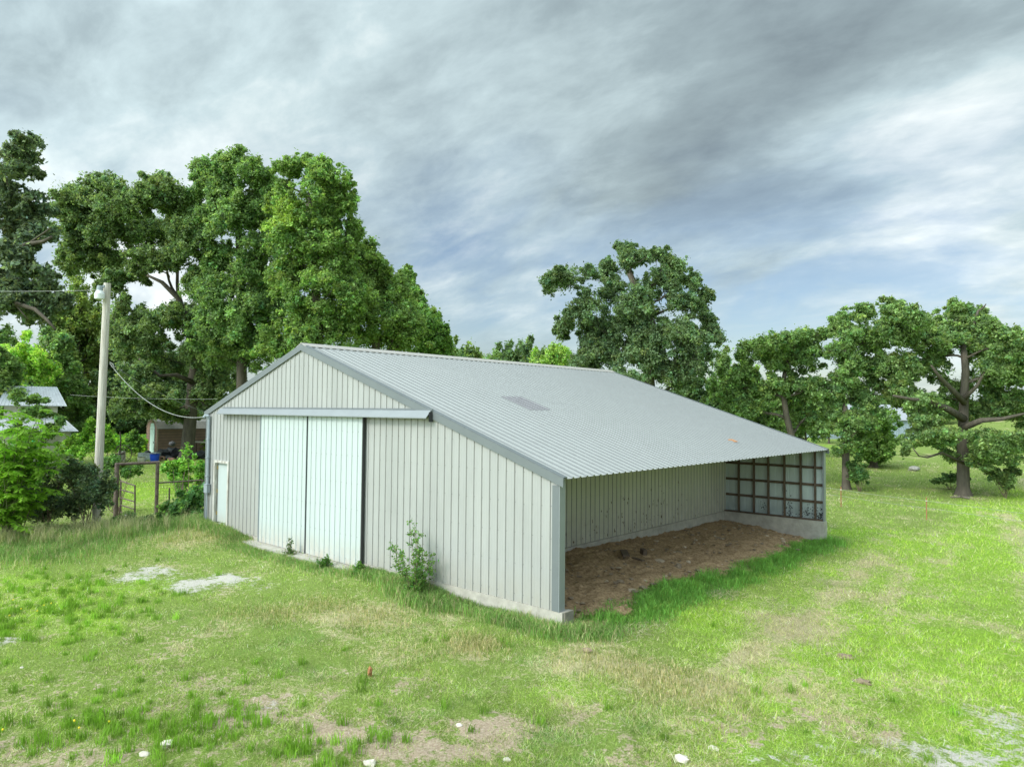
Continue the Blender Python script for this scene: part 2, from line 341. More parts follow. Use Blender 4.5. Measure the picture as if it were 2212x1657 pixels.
def ground():
    ang0 = math.atan2(FH[1], FH[0])
    a_in = np.radians(np.arange(-42, 42.01, .33)); a_out = np.radians(np.arange(46, 315, 6))
    A = np.r_[a_in, a_out]; rr = [.6, 2.0, 4.]
    r = 6.0
    while r < 520: rr.append(r); r += max(.075, r*.012) if r < 20 else r*.018
    rr += [650, 900]
    rr = np.array(rr); nr, na = len(rr), len(A)
    X = CAM[0]+rr[:, None]*np.cos(ang0+A)[None]; Y = CAM[1]+rr[:, None]*np.sin(ang0+A)[None]
    Z = H(X, Y); d = rr[:, None]+0*X
    Z = Z+(fbm(X*3, Y*3, 4, 8)-.5)*.10*np.clip(1-d/60, 0, 1)
    inside = (X > -14.6) & (X < -.6) & (Y > .3) & (Y < 15.2); Z = np.where(inside, np.minimum(Z, -.3)-.12, Z)
    so, st, gr, lu = fields(X, Y)
    col = np.stack([so, st, gr, lu], -1).reshape(-1, 4)
    V = np.stack([X, Y, Z], -1).reshape(-1, 3)
    i, j = np.meshgrid(np.arange(nr-1), np.arange(na), indexing='ij'); j2 = (j+1) % na
    Fq = np.stack([i*na+j, (i+1)*na+j, (i+1)*na+j2, i*na+j2], -1).reshape(-1, 4)
    m = bpy.data.materials.new('pasture_ground'); m.use_nodes = True; nt = m.node_tree; b = nt.nodes['Principled BSDF']; N = nt.nodes.new; L = nt.links.new
    b.inputs['Roughness'].default_value = .95; b.inputs['Specular IOR Level'].default_value = .1
    a = N('ShaderNodeAttribute'); a.attribute_name = 'tint'; sp = N('ShaderNodeSeparateColor'); L(a.outputs['Color'], sp.inputs[0])
    geo = N('ShaderNodeNewGeometry')
    def nz(sc, det=6, ro=.65):
        n = N('ShaderNodeTexNoise'); n.inputs['Scale'].default_value = sc; n.inputs['Detail'].default_value = det; n.inputs['Roughness'].default_value = ro; L(geo.outputs['Position'], n.inputs[0]); return n.outputs[0]
    def rampc(f, stops):
        r = N('ShaderNodeValToRGB'); L(f, r.inputs[0]); e = r.color_ramp.elements
        e[0].position, e[0].color = stops[0][0], (*stops[0][1], 1); e[1].position, e[1].color = stops[-1][0], (*stops[-1][1], 1)
        for p, c in stops[1:-1]: q = e.new(p); q.color = (*c, 1)
        return r.outputs[0]
    def mth(op, p, q, cl=False):
        n = N('ShaderNodeMath'); n.operation = op; n.use_clamp = cl
        for k, v in enumerate((p, q)):
            if isinstance(v, (int, float)): n.inputs[k].default_value = v
            else: L(v, n.inputs[k])
        return n.outputs[0]
    def mask(f, noise_, w=3.5): return mth('ADD', mth('MULTIPLY', mth('ADD', f, mth('SUBTRACT', noise_, 1.0)), w), .5, True)
    def mx(f, p, q):
        n = N('ShaderNodeMix'); n.data_type = 'RGBA'; L(f, n.inputs[0]); L(p, n.inputs[6]); L(q, n.inputs[7]); return n.outputs[2]
    fine = nz(28, 8, .75); m0 = nz(7, 9, .78); mid = mth('ADD', mth('MULTIPLY', mth('SUBTRACT', m0, .5), 3.0), .48)
    green = rampc(fine, [(.3, (.09, .135, .028)), (.5, (.19, .26, .055)), (.72, (.34, .40, .13))])
    lush = rampc(fine, [(.3, (.10, .18, .02)), (.5, (.22, .36, .04)), (.72, (.36, .50, .09))])
    strawc = rampc(fine, [(.3, (.22, .19, .09)), (.5, (.42, .37, .20)), (.72, (.62, .56, .36))])
    soilc = rampc(fine, [(.3, (.22, .155, .10)), (.5, (.42, .32, .23)), (.72, (.62, .51, .39))])
    gravc = rampc(nz(60, 5, .7), [(.32, (.28, .24, .18)), (.5, (.52, .48, .42)), (.7, (.78, .76, .72))])
    c = mx(mask(sp.outputs[2], mid, 4), mx(mask(sp.outputs[0], mid), mx(mask(sp.outputs[1], mid, 3), mx(mask(a.outputs['Alpha'], mid, 3), green, lush), strawc), soilc), gravc)
    L(c, b.inputs['Base Color'])
    bp = N('ShaderNodeBump'); bp.inputs['Strength'].default_value = .9; bp.inputs['Distance'].default_value = .03; L(fine, bp.inputs['Height']); L(bp.outputs[0], b.inputs['Normal'])
    o = mesh_np('ground', V, Fq, m, None, smooth=True, col=col)
    tag(o, kind='structure')
ground()
def dirt():
    xs = np.arange(-3.62, .95, .045); ys = np.arange(.16, 15.08, .05); X, Y = np.meshgrid(xs, ys)
    edge = .25+.35*(fbm(Y*.5, Y*0, 3, 4)-.5)*2-np.clip((Y-8)/7, 0, 1)*.9-np.exp(-((Y-4.6)/1.6)**2)*.9
    base = H(X, Y); t = np.clip((-X)/3.6, 0, 1)
    Z = base+.05+.05*t+(fbm(X*.8, Y*.8, 3, 2)-.5)*.16+(fbm(X*4, Y*4, 3, 22)-.5)*.12+np.abs(fbm(X*11, Y*11, 3, 45)-.5)*.14
    Z = Z-np.clip((X-edge)/.35, 0, 3)**1.0*.13
    V = np.stack([X, Y, Z], -1).reshape(-1, 3); ny, nx = X.shape
    i, j = np.meshgrid(np.arange(ny-1), np.arange(nx-1), indexing='ij'); b = i*nx+j
    Fq = np.stack([b, b+1, b+nx+1, b+nx], -1).reshape(-1, 4)
    m = mat('dry_manure_dirt', (.16, .11, .075), .97, .4, 14, bump=1.0, bscale=35, cols=((.19, .12, .065), (.52, .36, .21)), detail=9, spec=.1)
    tag(mesh_np('dirt_floor', V, Fq, m, smooth=True), kind='structure')
    return lambda x, y: h1(x, y)+.06
dirt()
# ---------------------------------------------------------------- the barn
PITCH = .2286
def rib_profile(s0, s1, depth=.019, off=0.0, extra=(), minor=.003, half=.026):
    pts = {round(s0, 4): 0.0, round(s1, 4): 0.0}
    k0 = math.floor((s0-off)/PITCH)-1; k1 = math.ceil((s1-off)/PITCH)+1
    for k in range(k0, k1+1):
        c = off+k*PITCH
        for ds, h in ((-half, 0), (-.014, depth), (.014, depth), (half, 0), (.066, 0), (.072, .003), (.086, .003), (.092, 0), (.136, 0), (.142, .003), (.156, .003), (.162, 0)):
            s = c+ds
            if .05 < ds and not minor: continue
            if s0 < s < s1: pts[round(s, 4)] = h
    for e in extra:
        if s0 < e < s1: pts.setdefault(round(e, 4), 0.0)
    ss = sorted(pts); return ss, [pts[q] for q in ss]
def sheet(org, ds, dn, s0, s1, zb, zt, m=0, off=0.0, extra=(), depth=.019, screws=None, mb=None, up=(0, 0, 1), smat=1, thick=.004, ribm=None, flank=1, minor=.003, half=.026):
    """ribbed metal sheet: s along ds, height along up, ribs out along dn"""
    mb = mb or MB(); org, ds, dn, up = (np.array(v, float) for v in (org, ds, dn, up))
    ss, hh = rib_profile(s0, s1, depth, off, extra, minor, half); V = []
    fb = zb if callable(zb) else (lambda s: zb); ft = zt if callable(zt) else (lambda s: zt)
    for s, h in zip(ss, hh):
        p = org+ds*s+dn*h; V += [p+up*fb(s), p+up*ft(s)]
    n = len(ss); Fs = [(2*i, 2*i+2, 2*i+3, 2*i+1) for i in range(n-1)]
    V2 = [v-dn*thick for v in V]; Fs += [(2*n+2*i+1, 2*n+2*i+3, 2*n+2*i+2, 2*n+2*i) for i in range(n-1)]
    Fs += [(0, 1, 2*n+1, 2*n), (2*n-2, 4*n-2, 4*n-1, 2*n-1)]
    for i in range(n-1): Fs += [(2*i, 2*n+2*i, 2*n+2*i+2, 2*i+2), (2*i+1, 2*i+3, 2*n+2*i+3, 2*n+2*i+1)]
    nf = len(mb.F); mb.add(V+V2, Fs, m)
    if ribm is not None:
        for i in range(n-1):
            if (hh[i+1]-hh[i])*flank < -.01: mb.M[nf+i] = ribm  # only the camera-side flank gets the painted rib shade
    if screws:
        k0 = math.ceil((s0-off)/PITCH); k1 = math.floor((s1-off)/PITCH)
        for z in screws:
            for k in range(k0, k1+1):
                s = off+k*PITCH+.038+rng.normal(0, .002)
                if not (s0+.02 < s < s1-.02) or not (fb(s)+.03 < z < ft(s)-.05): continue
                c = org+ds*s+up*(z+rng.normal(0, .006))
                r = .0085; q = [c+ds*(r*math.cos(a))+up*(r*math.sin(a)) for a in np.arange(6)*math.pi/3]
                mb.add([p+dn*.002 for p in q]+[p+dn*.007 for p in q], [tuple(range(6)), tuple(range(6, 12))]+[(i, (i+1) % 6, 6+(i+1) % 6, 6+i) for i in range(6)], smat)
    return mb
W_, AP, LEN = 14.63, 9.0, 15.24; ZA, ZL, ZR = 5.5, 3.63, 2.5
def roofz(x): return ZR+(ZA-ZR)*(-x)/AP if x > -AP else ZA-(ZA-ZL)*(-AP-x)/(W_-AP)
def barn():
    B = empty('barn', (-7.3, 7.6, 0), 'long grey metal barn with white sliding doors and an open dirt-floored bay', 'barn')
    # front gable wall with the opening for the small door
    X = (1, 0, 0); N_ = (0, -1, 0)
    rows = [.15, .75, 1.35, 1.95, 2.55, 3.15, 3.75, 4.35, 4.95]
    w = MB()
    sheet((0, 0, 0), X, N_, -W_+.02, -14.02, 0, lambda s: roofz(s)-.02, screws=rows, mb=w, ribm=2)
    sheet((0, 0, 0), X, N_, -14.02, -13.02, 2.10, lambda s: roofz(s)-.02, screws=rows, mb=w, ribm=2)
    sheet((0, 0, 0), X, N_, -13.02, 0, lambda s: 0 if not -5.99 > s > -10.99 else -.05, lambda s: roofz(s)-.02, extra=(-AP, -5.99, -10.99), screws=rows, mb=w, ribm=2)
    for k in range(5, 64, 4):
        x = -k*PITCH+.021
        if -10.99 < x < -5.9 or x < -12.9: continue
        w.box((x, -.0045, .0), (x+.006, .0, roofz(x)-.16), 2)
    w.build('gable_wall', [M['siding'], M['screw'], M['siding_shade_lap']], B)
    w = sheet((-W_, 0, 0), (0, 1, 0), (-1, 0, 0), 0, LEN, -.05, ZL-.05, screws=rows[:6]); w.build('wall', [M['siding'], M['screw']], B, label='plain grey long side wall')
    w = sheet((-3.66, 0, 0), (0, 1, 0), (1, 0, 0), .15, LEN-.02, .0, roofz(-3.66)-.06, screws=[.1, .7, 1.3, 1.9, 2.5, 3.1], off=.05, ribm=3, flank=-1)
    # hoof and mud marks on the wall of the open bay
    for _ in range(120):
        y = min(max(rng.normal(8.6, 2.6), 1.5), 14.5); z = abs(rng.normal(0, .55))+.05; 
        if rng.random() < .3: y = rng.choice([7.9, 8.05, 9.6, 10.3, 11.7])+rng.normal(0, .12); z = rng.uniform(.2, 1.35)
        a, b = rng.uniform(.008, .028), rng.uniform(.01, .06); q = [(-3.66+.0075, y+a*math.cos(t)*rng.uniform(.6, 1.2), z+b*math.sin(t)*rng.uniform(.6, 1.2)) for t in np.arange(7)*2*math.pi/7]
        w.add(q+[(v[0]+.003, v[1], v[2]) for v in q], [tuple(range(7)), tuple(range(7, 14))], 2)
    w.build('partition_wall', [M['siding_in'], M['screw'], M['lumber'], M['siding_shade_lap']], B, label='ribbed back wall of the open bay, spattered with mud')
    w = sheet((0, LEN, 0), X, (0, 1, 0), -W_+.02, -.01, 0, lambda s: roofz(s)-.02, extra=(-AP,), off=-.1)
    # mould and dirt marks low on the inner side
    for cx, n, sx, zc, sz in ((-1.25, 60, .09, .33, .2), (-.62, 70, .17, .22, .12), (-.17, 90, .09, .22, .14), (-2.2, 12, .1, .3, .1)):
        for _ in range(n):
            x = rng.normal(cx, sx); z = abs(rng.normal(zc, sz)); a = rng.uniform(.008, .022)
            if not (-3.6 < x < -.05): continue
            q = [(x+a*math.cos(t)*rng.uniform(.6, 1.3), LEN-.0075, z+a*1.3*math.sin(t)*rng.uniform(.6, 1.3)) for t in np.arange(6)*math.pi/3]
            w.add(q+[(v[0], v[1]-.003, v[2]) for v in q], [tuple(range(6)), tuple(range(6, 12))], 1)
    w.build('end_wall', [M['galv'], M['darkgap']], B, label='far end wall, bare galvanised sheet seen from inside')
    # framing of the end wall
    for x in (-3.11, -2.52, -1.97, -1.38, -.80, -.30):
        f = MB(); f.box((x-.02, LEN-.14, .05), (x+.02, LEN-.006, roofz(x)-.05)); f.build('stud', M['lumber'], B)
    for z in (.64, 1.24, 1.85):
        f = MB(); f.box((-3.64, LEN-.05, z-.045), (-.03, LEN-.009, z+.045)); f.build('girt', M['lumber'], B)
    f = MB(); f.box((-3.64, LEN-.20, .0), (-.03, LEN-.008, .04)); f.prism([(-2.4, LEN-.24, .045), (-1.2, LEN-.22, .045), (-1.2, LEN-.16, .045), (-2.4, LEN-.17, .045)], (0, 0, .02)); f.build('sill_plank', M['lumber'], B)
    # stem walls
    c = MB(); g0 = -1.1
    c.box((-5.95, -.02, g0), (.10, .26, -.004)); c.build('concrete_footing', M['conc'], B)
    c = MB(); c.box((.103, .03, g0), (.13, .26, .0)); c.box((.0, .262, g0), (.13, .30, 0)); c.build('footing_end', M['conc_dark'], B)
    c = MB(); c.box((-3.76, .3, g0), (-3.60, LEN-.30, -.003)); c.build('concrete_footing', M['conc'], B)
    c = MB(); c.box((-3.80, LEN-.26, g0), (.05, LEN+.06, -.002)); c.build('concrete_footing', M['conc'], B)
    c = MB(); c.box((-W_, -.02, g0), (-5.951, .24, -.01)); c.build('concrete_footing', M['conc'], B)
    c = MB(); P = [(-11.55, -.10), (-11.35, -.42), (-9.2, -.50), (-7.4, -.46), (-5.95, -.36), (-5.9, -.021), (-11.55, -.021)]
    c.prism([(x, y, -.30) for x, y in P], (0, 0, .19)); c.build('door_apron', M['conc'], B)
    # roof: two ribbed slopes
    for nm, xa, xb in (('roof', .12, -AP), ('roof', -W_-.12, -AP)):
        za = roofz(xa) if xa > -1 else ZL-(.12)*(ZA-ZL)/(W_-AP); d = np.array([xb-xa, 0, ZA-za]); ln = np.linalg.norm(d); d /= ln
        n = np.array([-d[2], 0, d[0]]); n = n if n[2] > 0 else -n
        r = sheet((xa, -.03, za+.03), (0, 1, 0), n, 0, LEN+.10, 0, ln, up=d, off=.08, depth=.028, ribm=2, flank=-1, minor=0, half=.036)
        if False:
            for z in np.arange(.25, ln, .61):
                for k in range(66):
                    cc = np.array([xa, .05+.08+k*PITCH-.03, za+.03])+d*z+n*.003; q = [cc+np.array([0, .008*math.cos(a), 0])+d*.008*math.sin(a) for a in np.arange(5)*2*math.pi/5]
                    r.add(q+[p+n*.006 for p in q], [tuple(range(5)), tuple(range(5, 10))], 1)
        r.build('roof', [M['roof'], M['screw'], M['roof_rib_shade']], B)
        if xa > 0:   # dull replacement piece in the sheeting
            sl = lambda x, y: (x, y, roofz(x)+.03+.0015)
            pch = MB(); ss, hh = rib_profile(3.62, 4.42, .028, .05, (), 0, .036); 
            for i in range(len(ss)-1):
                quad = []
                for (y, h, x) in ((ss[i], hh[i], -3.75), (ss[i+1], hh[i+1], -3.75), (ss[i+1], hh[i+1], -4.85), (ss[i], hh[i], -4.85)):
                    quad.append(np.array(sl(x, y))+n*(h+.006))
                pch.prism(quad, -n*.0035)
            pch.build('roof_patch', M['roofpatch'], B, label='darker dull patch halfway up the roof')
    cp = MB(); k = .333
    cp.prism([(-AP-.24, -.05, ZA-.24*k+.065), (-AP, -.05, ZA+.09), (-AP+.24, -.05, ZA-.24*k+.065), (-AP+.24, -.05, ZA-.24*k+.050), (-AP, -.05, ZA+.07), (-AP-.24, -.05, ZA-.24*k+.050)], (0, LEN+.16, 0)); cp.build('ridge_cap', M['cap'], B)
    for xa in (.13, -W_-.13):
        za = ZR-.043 if xa > 0 else ZL-.043; t = MB(); x1 = -AP
        for y0, sgn in ((-.035, -1), (LEN+.07, 1)):
            y1 = y0+sgn*.03
            t.prism([(xa, y0, za-.12), (x1, y0, ZA-.12), (x1, y0, ZA+.055), (xa, y0, za+.055)], (0, sgn*.02, 0))
            t.prism([(xa, y0, za+.057), (x1, y0, ZA+.057), (x1, y0-sgn*.11, ZA+.062), (xa, y0-sgn*.11, za+.062)], (0, 0, .012))
            t.build('rake_trim', M['trim'], B); t = MB()
    t = MB()
    for k in range(int(8.9/PITCH)):     # shadow notches of the ribs under the eave closure
        pass
    # corner trims
    t = MB(); t.box((-.15, -.026, .0), (.012, -.023+.0, ZR-.14)); t.build('corner_trim', M['trim'], B)
    t = MB(); t.box((.013, -.026, -.01), (.03, .15, ZR-.03)); t.build('corner_trim', M['track'], B)
    t = MB(); t.box((-W_-.03, -.03, 0), (-W_+.16, -.021, ZL-.08)); t.box((-W_-.032, -.03, 0), (-W_-.022, .15, ZL-.09)); t.build('corner_trim', M['trim'], B)
    t = MB(); t.box((-.02, LEN-.16, .0), (.03, LEN+.025, ZR-.03)); t.build('corner_trim', M['track'], B, label='thin vertical trim at the far corner')
    # eave purlin and rafters under the lean-to
    for x in np.arange(-.15, -3.6, -.62):
        t = MB(); t.box((x-.02, .16, roofz(x)-.075), (x+.02, LEN-.15, roofz(x)+.010)); t.build('purlin', M['lumber'], B)
    # sliding doors
    zd0, zb, zt = -10.985, -.10, 3.60
    for k in range(2):
        d = MB(); a = zd0+k*2.49; b = a+2.445
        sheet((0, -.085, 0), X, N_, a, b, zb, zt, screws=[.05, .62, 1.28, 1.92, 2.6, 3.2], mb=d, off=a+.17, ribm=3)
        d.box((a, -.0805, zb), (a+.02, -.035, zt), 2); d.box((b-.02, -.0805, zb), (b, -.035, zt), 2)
        o = d.build('sliding_door', [M['door'], M['screw'], M['trim'], M['door_rib_shade']], B)
        e = MB(); e.box((b+.001, -.11, zb), (b+.012 if k == 0 else b+.035, -.04, zt)); e.build('edge_trim', M['trim'] if k == 0 else M['darkgap'], o)
        if k == 0:
            e = MB(); e.box((a-.014, -.11, zb), (a-.001, -.04, zt)); e.build('edge_trim', M['greymetal'], o)
    # track cover: sloping hood with open underside and end brackets
    t = MB(); x0, x1 = -13.52, -3.55
    P = [(-.025, 3.76), (-.10, 3.755), (-.24, 3.60), (-.24, 3.575), (-.23, 3.575), (-.23, 3.595), (-.095, 3.74), (-.025, 3.745)]
    n = len(P); V = [(x0, y, z) for y, z in P]+[(x1, y, z) for y, z in P]
    t.add(V, [tuple(range(n))[::-1], tuple(range(n, 2*n))]+[(i, (i+1) % n, n+(i+1) % n, n+i) for i in range(n)])
    t.box((x0, -.045, 3.763), (x1-.01, -.025, 3.80), 1)
    tr = t.build('track_cover', [M['track'], M['trim']], B)
    t = MB(); t.box((x0+.3, -.15, 3.62), (x1-.02, -.07, 3.70)); t.build('door_rail', M['darkgap'], tr)
    for x in (x1+.001,):
        t = MB(); t.box((x, -.16, 3.50), (x+.012, -.03, 3.72)); t.build('bracket', M['darkgap'], tr)
    # small door
    f = MB(); z0, z1 = .0, 2.10
    f.box((-14.02, -.045, z0), (-13.94, .10, z1)); f.box((-13.10, -.045, z0), (-13.02, .10, z1)); f.box((-13.94, -.045, z1-.08), (-13.10, .10, z1)); f.box((-13.94, -.0, .0), (-13.10, .12, .10))
    sd = MB(); sd.box((-13.90, .06, .13), (-13.11, .095, z1-.085))
    o = sd.build('side_door', M['door'], B, label='narrow pale door at the left corner')
    f.build('door_frame', M['paintwood'], o)
    for z in (.35, 1.05, 1.80):
        h = MB(); h.box((-13.935, .035, z), (-13.90, .058, z+.11)); h.build('hinge', M['brass'], o)
    h = MB(); h.box((-13.938, .065, .1), (-13.905, .09, z1-.08)); h.build('door_gap', M['darkgap'], o)
    # conduit and meter box
    h = MB(); h.tube([(-14.36, -.07, 1.30), (-14.36, -.07, 3.42)], .045, 10); h.tube([(-14.36, -.07, 3.42), (-14.36, -.10, 3.50), (-14.42, -.16, 3.52), (-14.46, -.2, 3.45)], [.05, .06, .055, .05], 10)
    for z in (1.55, 2.15, 2.75): h.box((-14.42, -.122, z), (-14.30, -.02, z+.03))
    o = h.build('conduit', M['greymetal'], B)
    h = MB(); h.box((-14.47, -.14, 1.02), (-14.25, -.022, 1.30)); h.box((-14.485, -.15, 1.285), (-14.235, -.022, 1.305)); h.tube([(-14.36, -.08, .0), (-14.36, -.08, 1.02)], .025, 8); h.build('meter_box', M['greymetal'], B)
    return B
barn()

# ---------------------------------------------------------------- boards and blocks on the dirt, leaf on the roof
def plank(name, a, b, wd, th, mt, label, cat, z=.10, group=None, tilt=0):
    a = np.array(a, float); b = np.array(b, float); c = (a+b)/2; L = np.linalg.norm(b-a); g = h1(c[0], c[1])+z
    d = (b-a)/L; n = np.array([-d[1], d[0]]); V = []
    for sx in (-1, 1):
        for sy in (-1, 1):
            for sz in (0, 1):
                p = c+d*sx*L/2*(1 if sy < 0 else .97)+n*sy*wd/2; V.append((p[0], p[1], g+sz*th+sx*tilt))
    m = MB(); m.add(V, [(0, 1, 3, 2), (4, 6, 7, 5), (0, 4, 5, 1), (2, 3, 7, 6), (0, 2, 6, 4), (1, 5, 7, 3)])
    o = m.build(name, mt); tag(o, label, cat, group)
plank('board', (-2.62, 6.35), (-2.02, 5.55), .19, .035, M['lumber'], 'longer broken brown board lying flat on the dirt of the open bay', 'board', .19, tilt=.02)
plank('board', (-1.92, 5.72), (-1.50, 5.56), .10, .03, M['lumber'], 'short thin board scrap beside the longer board on the dirt', 'board', .19)
plank('wood_block', (-2.15, 6.55), (-1.92, 6.35), .11, .15, M['lumber'], 'small upright wood block standing on the dirt behind the boards', 'wood block', .17)
def crumple(c, r, sq, mt, name, label, cat, group=None, jit=.2):
    V, Fs = blob(c, r, 2, jit, sq); o = mesh_np(name, V, Fs, mt); return tag(o, label, cat, group)
V = np.array([(0, 0, 0), (.10, .05, .03), (.20, .01, .02), (.27, .10, .05), (.18, .17, .03), (.08, .15, .05), (-.02, .09, .02)])
xy = V[:, :2]+np.array([-1.12, 9.85]); zz = np.array([roofz(q[0])+.06 for q in xy])+V[:, 2]
VV = np.c_[xy, zz]; m_ = MB(); m_.add(np.r_[VV, VV-[0, 0, .01]], [tuple(range(7)), tuple(range(7, 14))[::-1]]+[(i, (i+1) % 7, 7+(i+1) % 7, 7+i) for i in range(7)])
tag(m_.build('dead_leaf', M['deadleaf']), 'curled orange-brown dead leaf lying near the lower edge of the barn roof', 'leaf')
crumple((*gp(808, 10.95)[:2], gp(808, 10.95)[2]+.07), .055, (.7, .7, 1.3), M['deadleaf'], 'dead_weed', 'reddish brown dried seed head standing in the grass before the grey wall', 'dead weed', jit=.35)
# ---------------------------------------------------------------- foliage
def unit(v): return v/(np.linalg.norm(v, axis=-1, keepdims=True)+1e-9)
def rdir(n): return unit(rng.normal(size=(n, 3)))
def quads(P, size, bias, col, asp=.55, droop=0.):
    """rhombic leaves, slightly folded by orientation; returns V, F, C"""
    n = len(P); nrm = unit(bias+rng.normal(0, .62, (n, 3)))
    t = rdir(n); t = unit(np.cross(nrm, t)); t[:, 2] -= droop; t = unit(t); b = unit(np.cross(nrm, t))
    s = (size*rng.uniform(.5, 1.5, n))[:, None]
    V = np.stack([P-t*s*.5, P+b*s*asp*.5, P+t*s*.5, P-b*s*asp*.5], 1).reshape(-1, 3)
    return V, np.arange(4*n).reshape(n, 4), np.repeat(col, 4, 0)
def ground_noise_rgb(col, n, amt=.25, hue=.12):
    k = np.exp(rng.normal(0, amt, (n, 1))); h = rng.normal(0, hue, (n, 1))
    return np.clip(np.array(col)[None]*k*np.concatenate([1+h*1.6, 1+h*.3, 1-h], 1), 0, .9)
BOOST = np.array([2.45, 2.3, 2.9])
def crown_mesh(lobes, leaf, col, dens=1.0, hue=.12, gap=.28, clump=.36, asp=.55, cover=2.0, colfn=None, carve=0):
    Vs, Fs, Cs = [], [], []; off = 0
    for c, rx, ry in lobes:      # rx horizontal radius, ry vertical radius, metres
        rm = (rx*rx*ry)**(1/3); area = 4*math.pi*rm*rm
        cr_ = max(clump*rm, leaf*1.6); cr_ = min(cr_, .62+.1*rm)
        nc = max(6, int(area/(math.pi*cr_*cr_)*1.05*(1-gap)))
        d = rdir(nc); d[:, 2] = np.where(d[:, 2] < -.55, -d[:, 2], d[:, 2])
        rad = rng.uniform(.35, 1.10, (nc, 1))
        cc = np.array(c)+d*rad*np.array([rx, rx, ry])
        nl = int(max(10, cover*dens*math.pi*cr_*cr_/(leaf*leaf*asp*.5)))
        k = rng.normal(0, .26, (nc, 1)); hb = rng.normal(0, hue*.6, (nc, 1))
        base = BOOST*(np.array(col)[None] if colfn is None else colfn(cc))*np.exp(k)*np.concatenate([1+hb*1.5, 1+hb*.2, 1-hb], 1)
        dd = rdir(nc*nl).reshape(nc, nl, 3); rr = (rng.uniform(.35, 1.1, (nc, nl, 1))**.7 if carve == 0 else np.minimum(np.abs(rng.normal(.55, .42, (nc, nl, 1))), 2.0))
        P = cc[:, None]+dd*rr*cr_*rng.uniform(.7, 1.25, (nc, 1, 1))*np.array([1.08, 1.08, .95])
        bias = (.38*dd+.16*d[:, None]+np.array([0, 0, .50])).reshape(-1, 3)
        C = np.repeat(base, nl, 0)*np.exp(rng.normal(0, .30, (nc*nl, 1)))
        P = P.reshape(-1, 3); ne = int(len(P)*.14); d2 = rdir(ne); P2 = np.array(c)+d2*(rng.uniform(.6, 1.38, (ne, 1)))*np.array([rx, rx, ry*1.12])
        C2 = BOOST*(np.array(col)[None] if colfn is None else colfn(P2))*np.exp(rng.normal(0, .25, (ne, 1)))
        P = np.concatenate([P, P2]); bias = np.concatenate([bias, .5*d2+[0, 0, .4]]); C = np.concatenate([C, C2+0*P2])
        if carve > 0:
            f = 1/carve; q = fbm(P[:, 0]*f+P[:, 2]*.83*f, P[:, 1]*f-P[:, 2]*.61*f, 3, 13); er = np.linalg.norm((P-np.array(c))/np.array([rx, rx, ry]), axis=1); kp = rng.random(len(P)) < np.clip((q-.335-.11*er)*9, .04, 1)*np.clip(1.75-er*.62, .25, 1)
            P, bias, C = P[kp], bias[kp], C[kp]
            if len(P) == 0: continue
        V, Fq, C = quads(P, leaf, bias, C, asp)
        Vs.append(V); Fs.append(Fq+off); Cs.append(C); off += len(V)
    return np.concatenate(Vs), np.concatenate(Fs), np.clip(np.concatenate(Cs), .004, .9)
def limb(mb, a, b, r0, r1, sag=0., wob=.12, n=6, up=.25, sides=7):
    a = np.array(a, float); b = np.array(b, float); L = np.linalg.norm(b-a); pts = []; w = rng.normal(0, 1, (2, 3))
    for i in range(n+1):
        t = i/n; p = a+(b-a)*t; p = p+np.array([0, 0, up*L*(t*(1-t))])+(w[0]*math.sin(t*math.pi)+w[1]*math.sin(2*t*math.pi)*.6)*wob*L*.3
        pts.append(p)
    mb.tube(pts, [r0+(r1-r0)*(i/n)**.8 for i in range(n+1)], sides); return pts
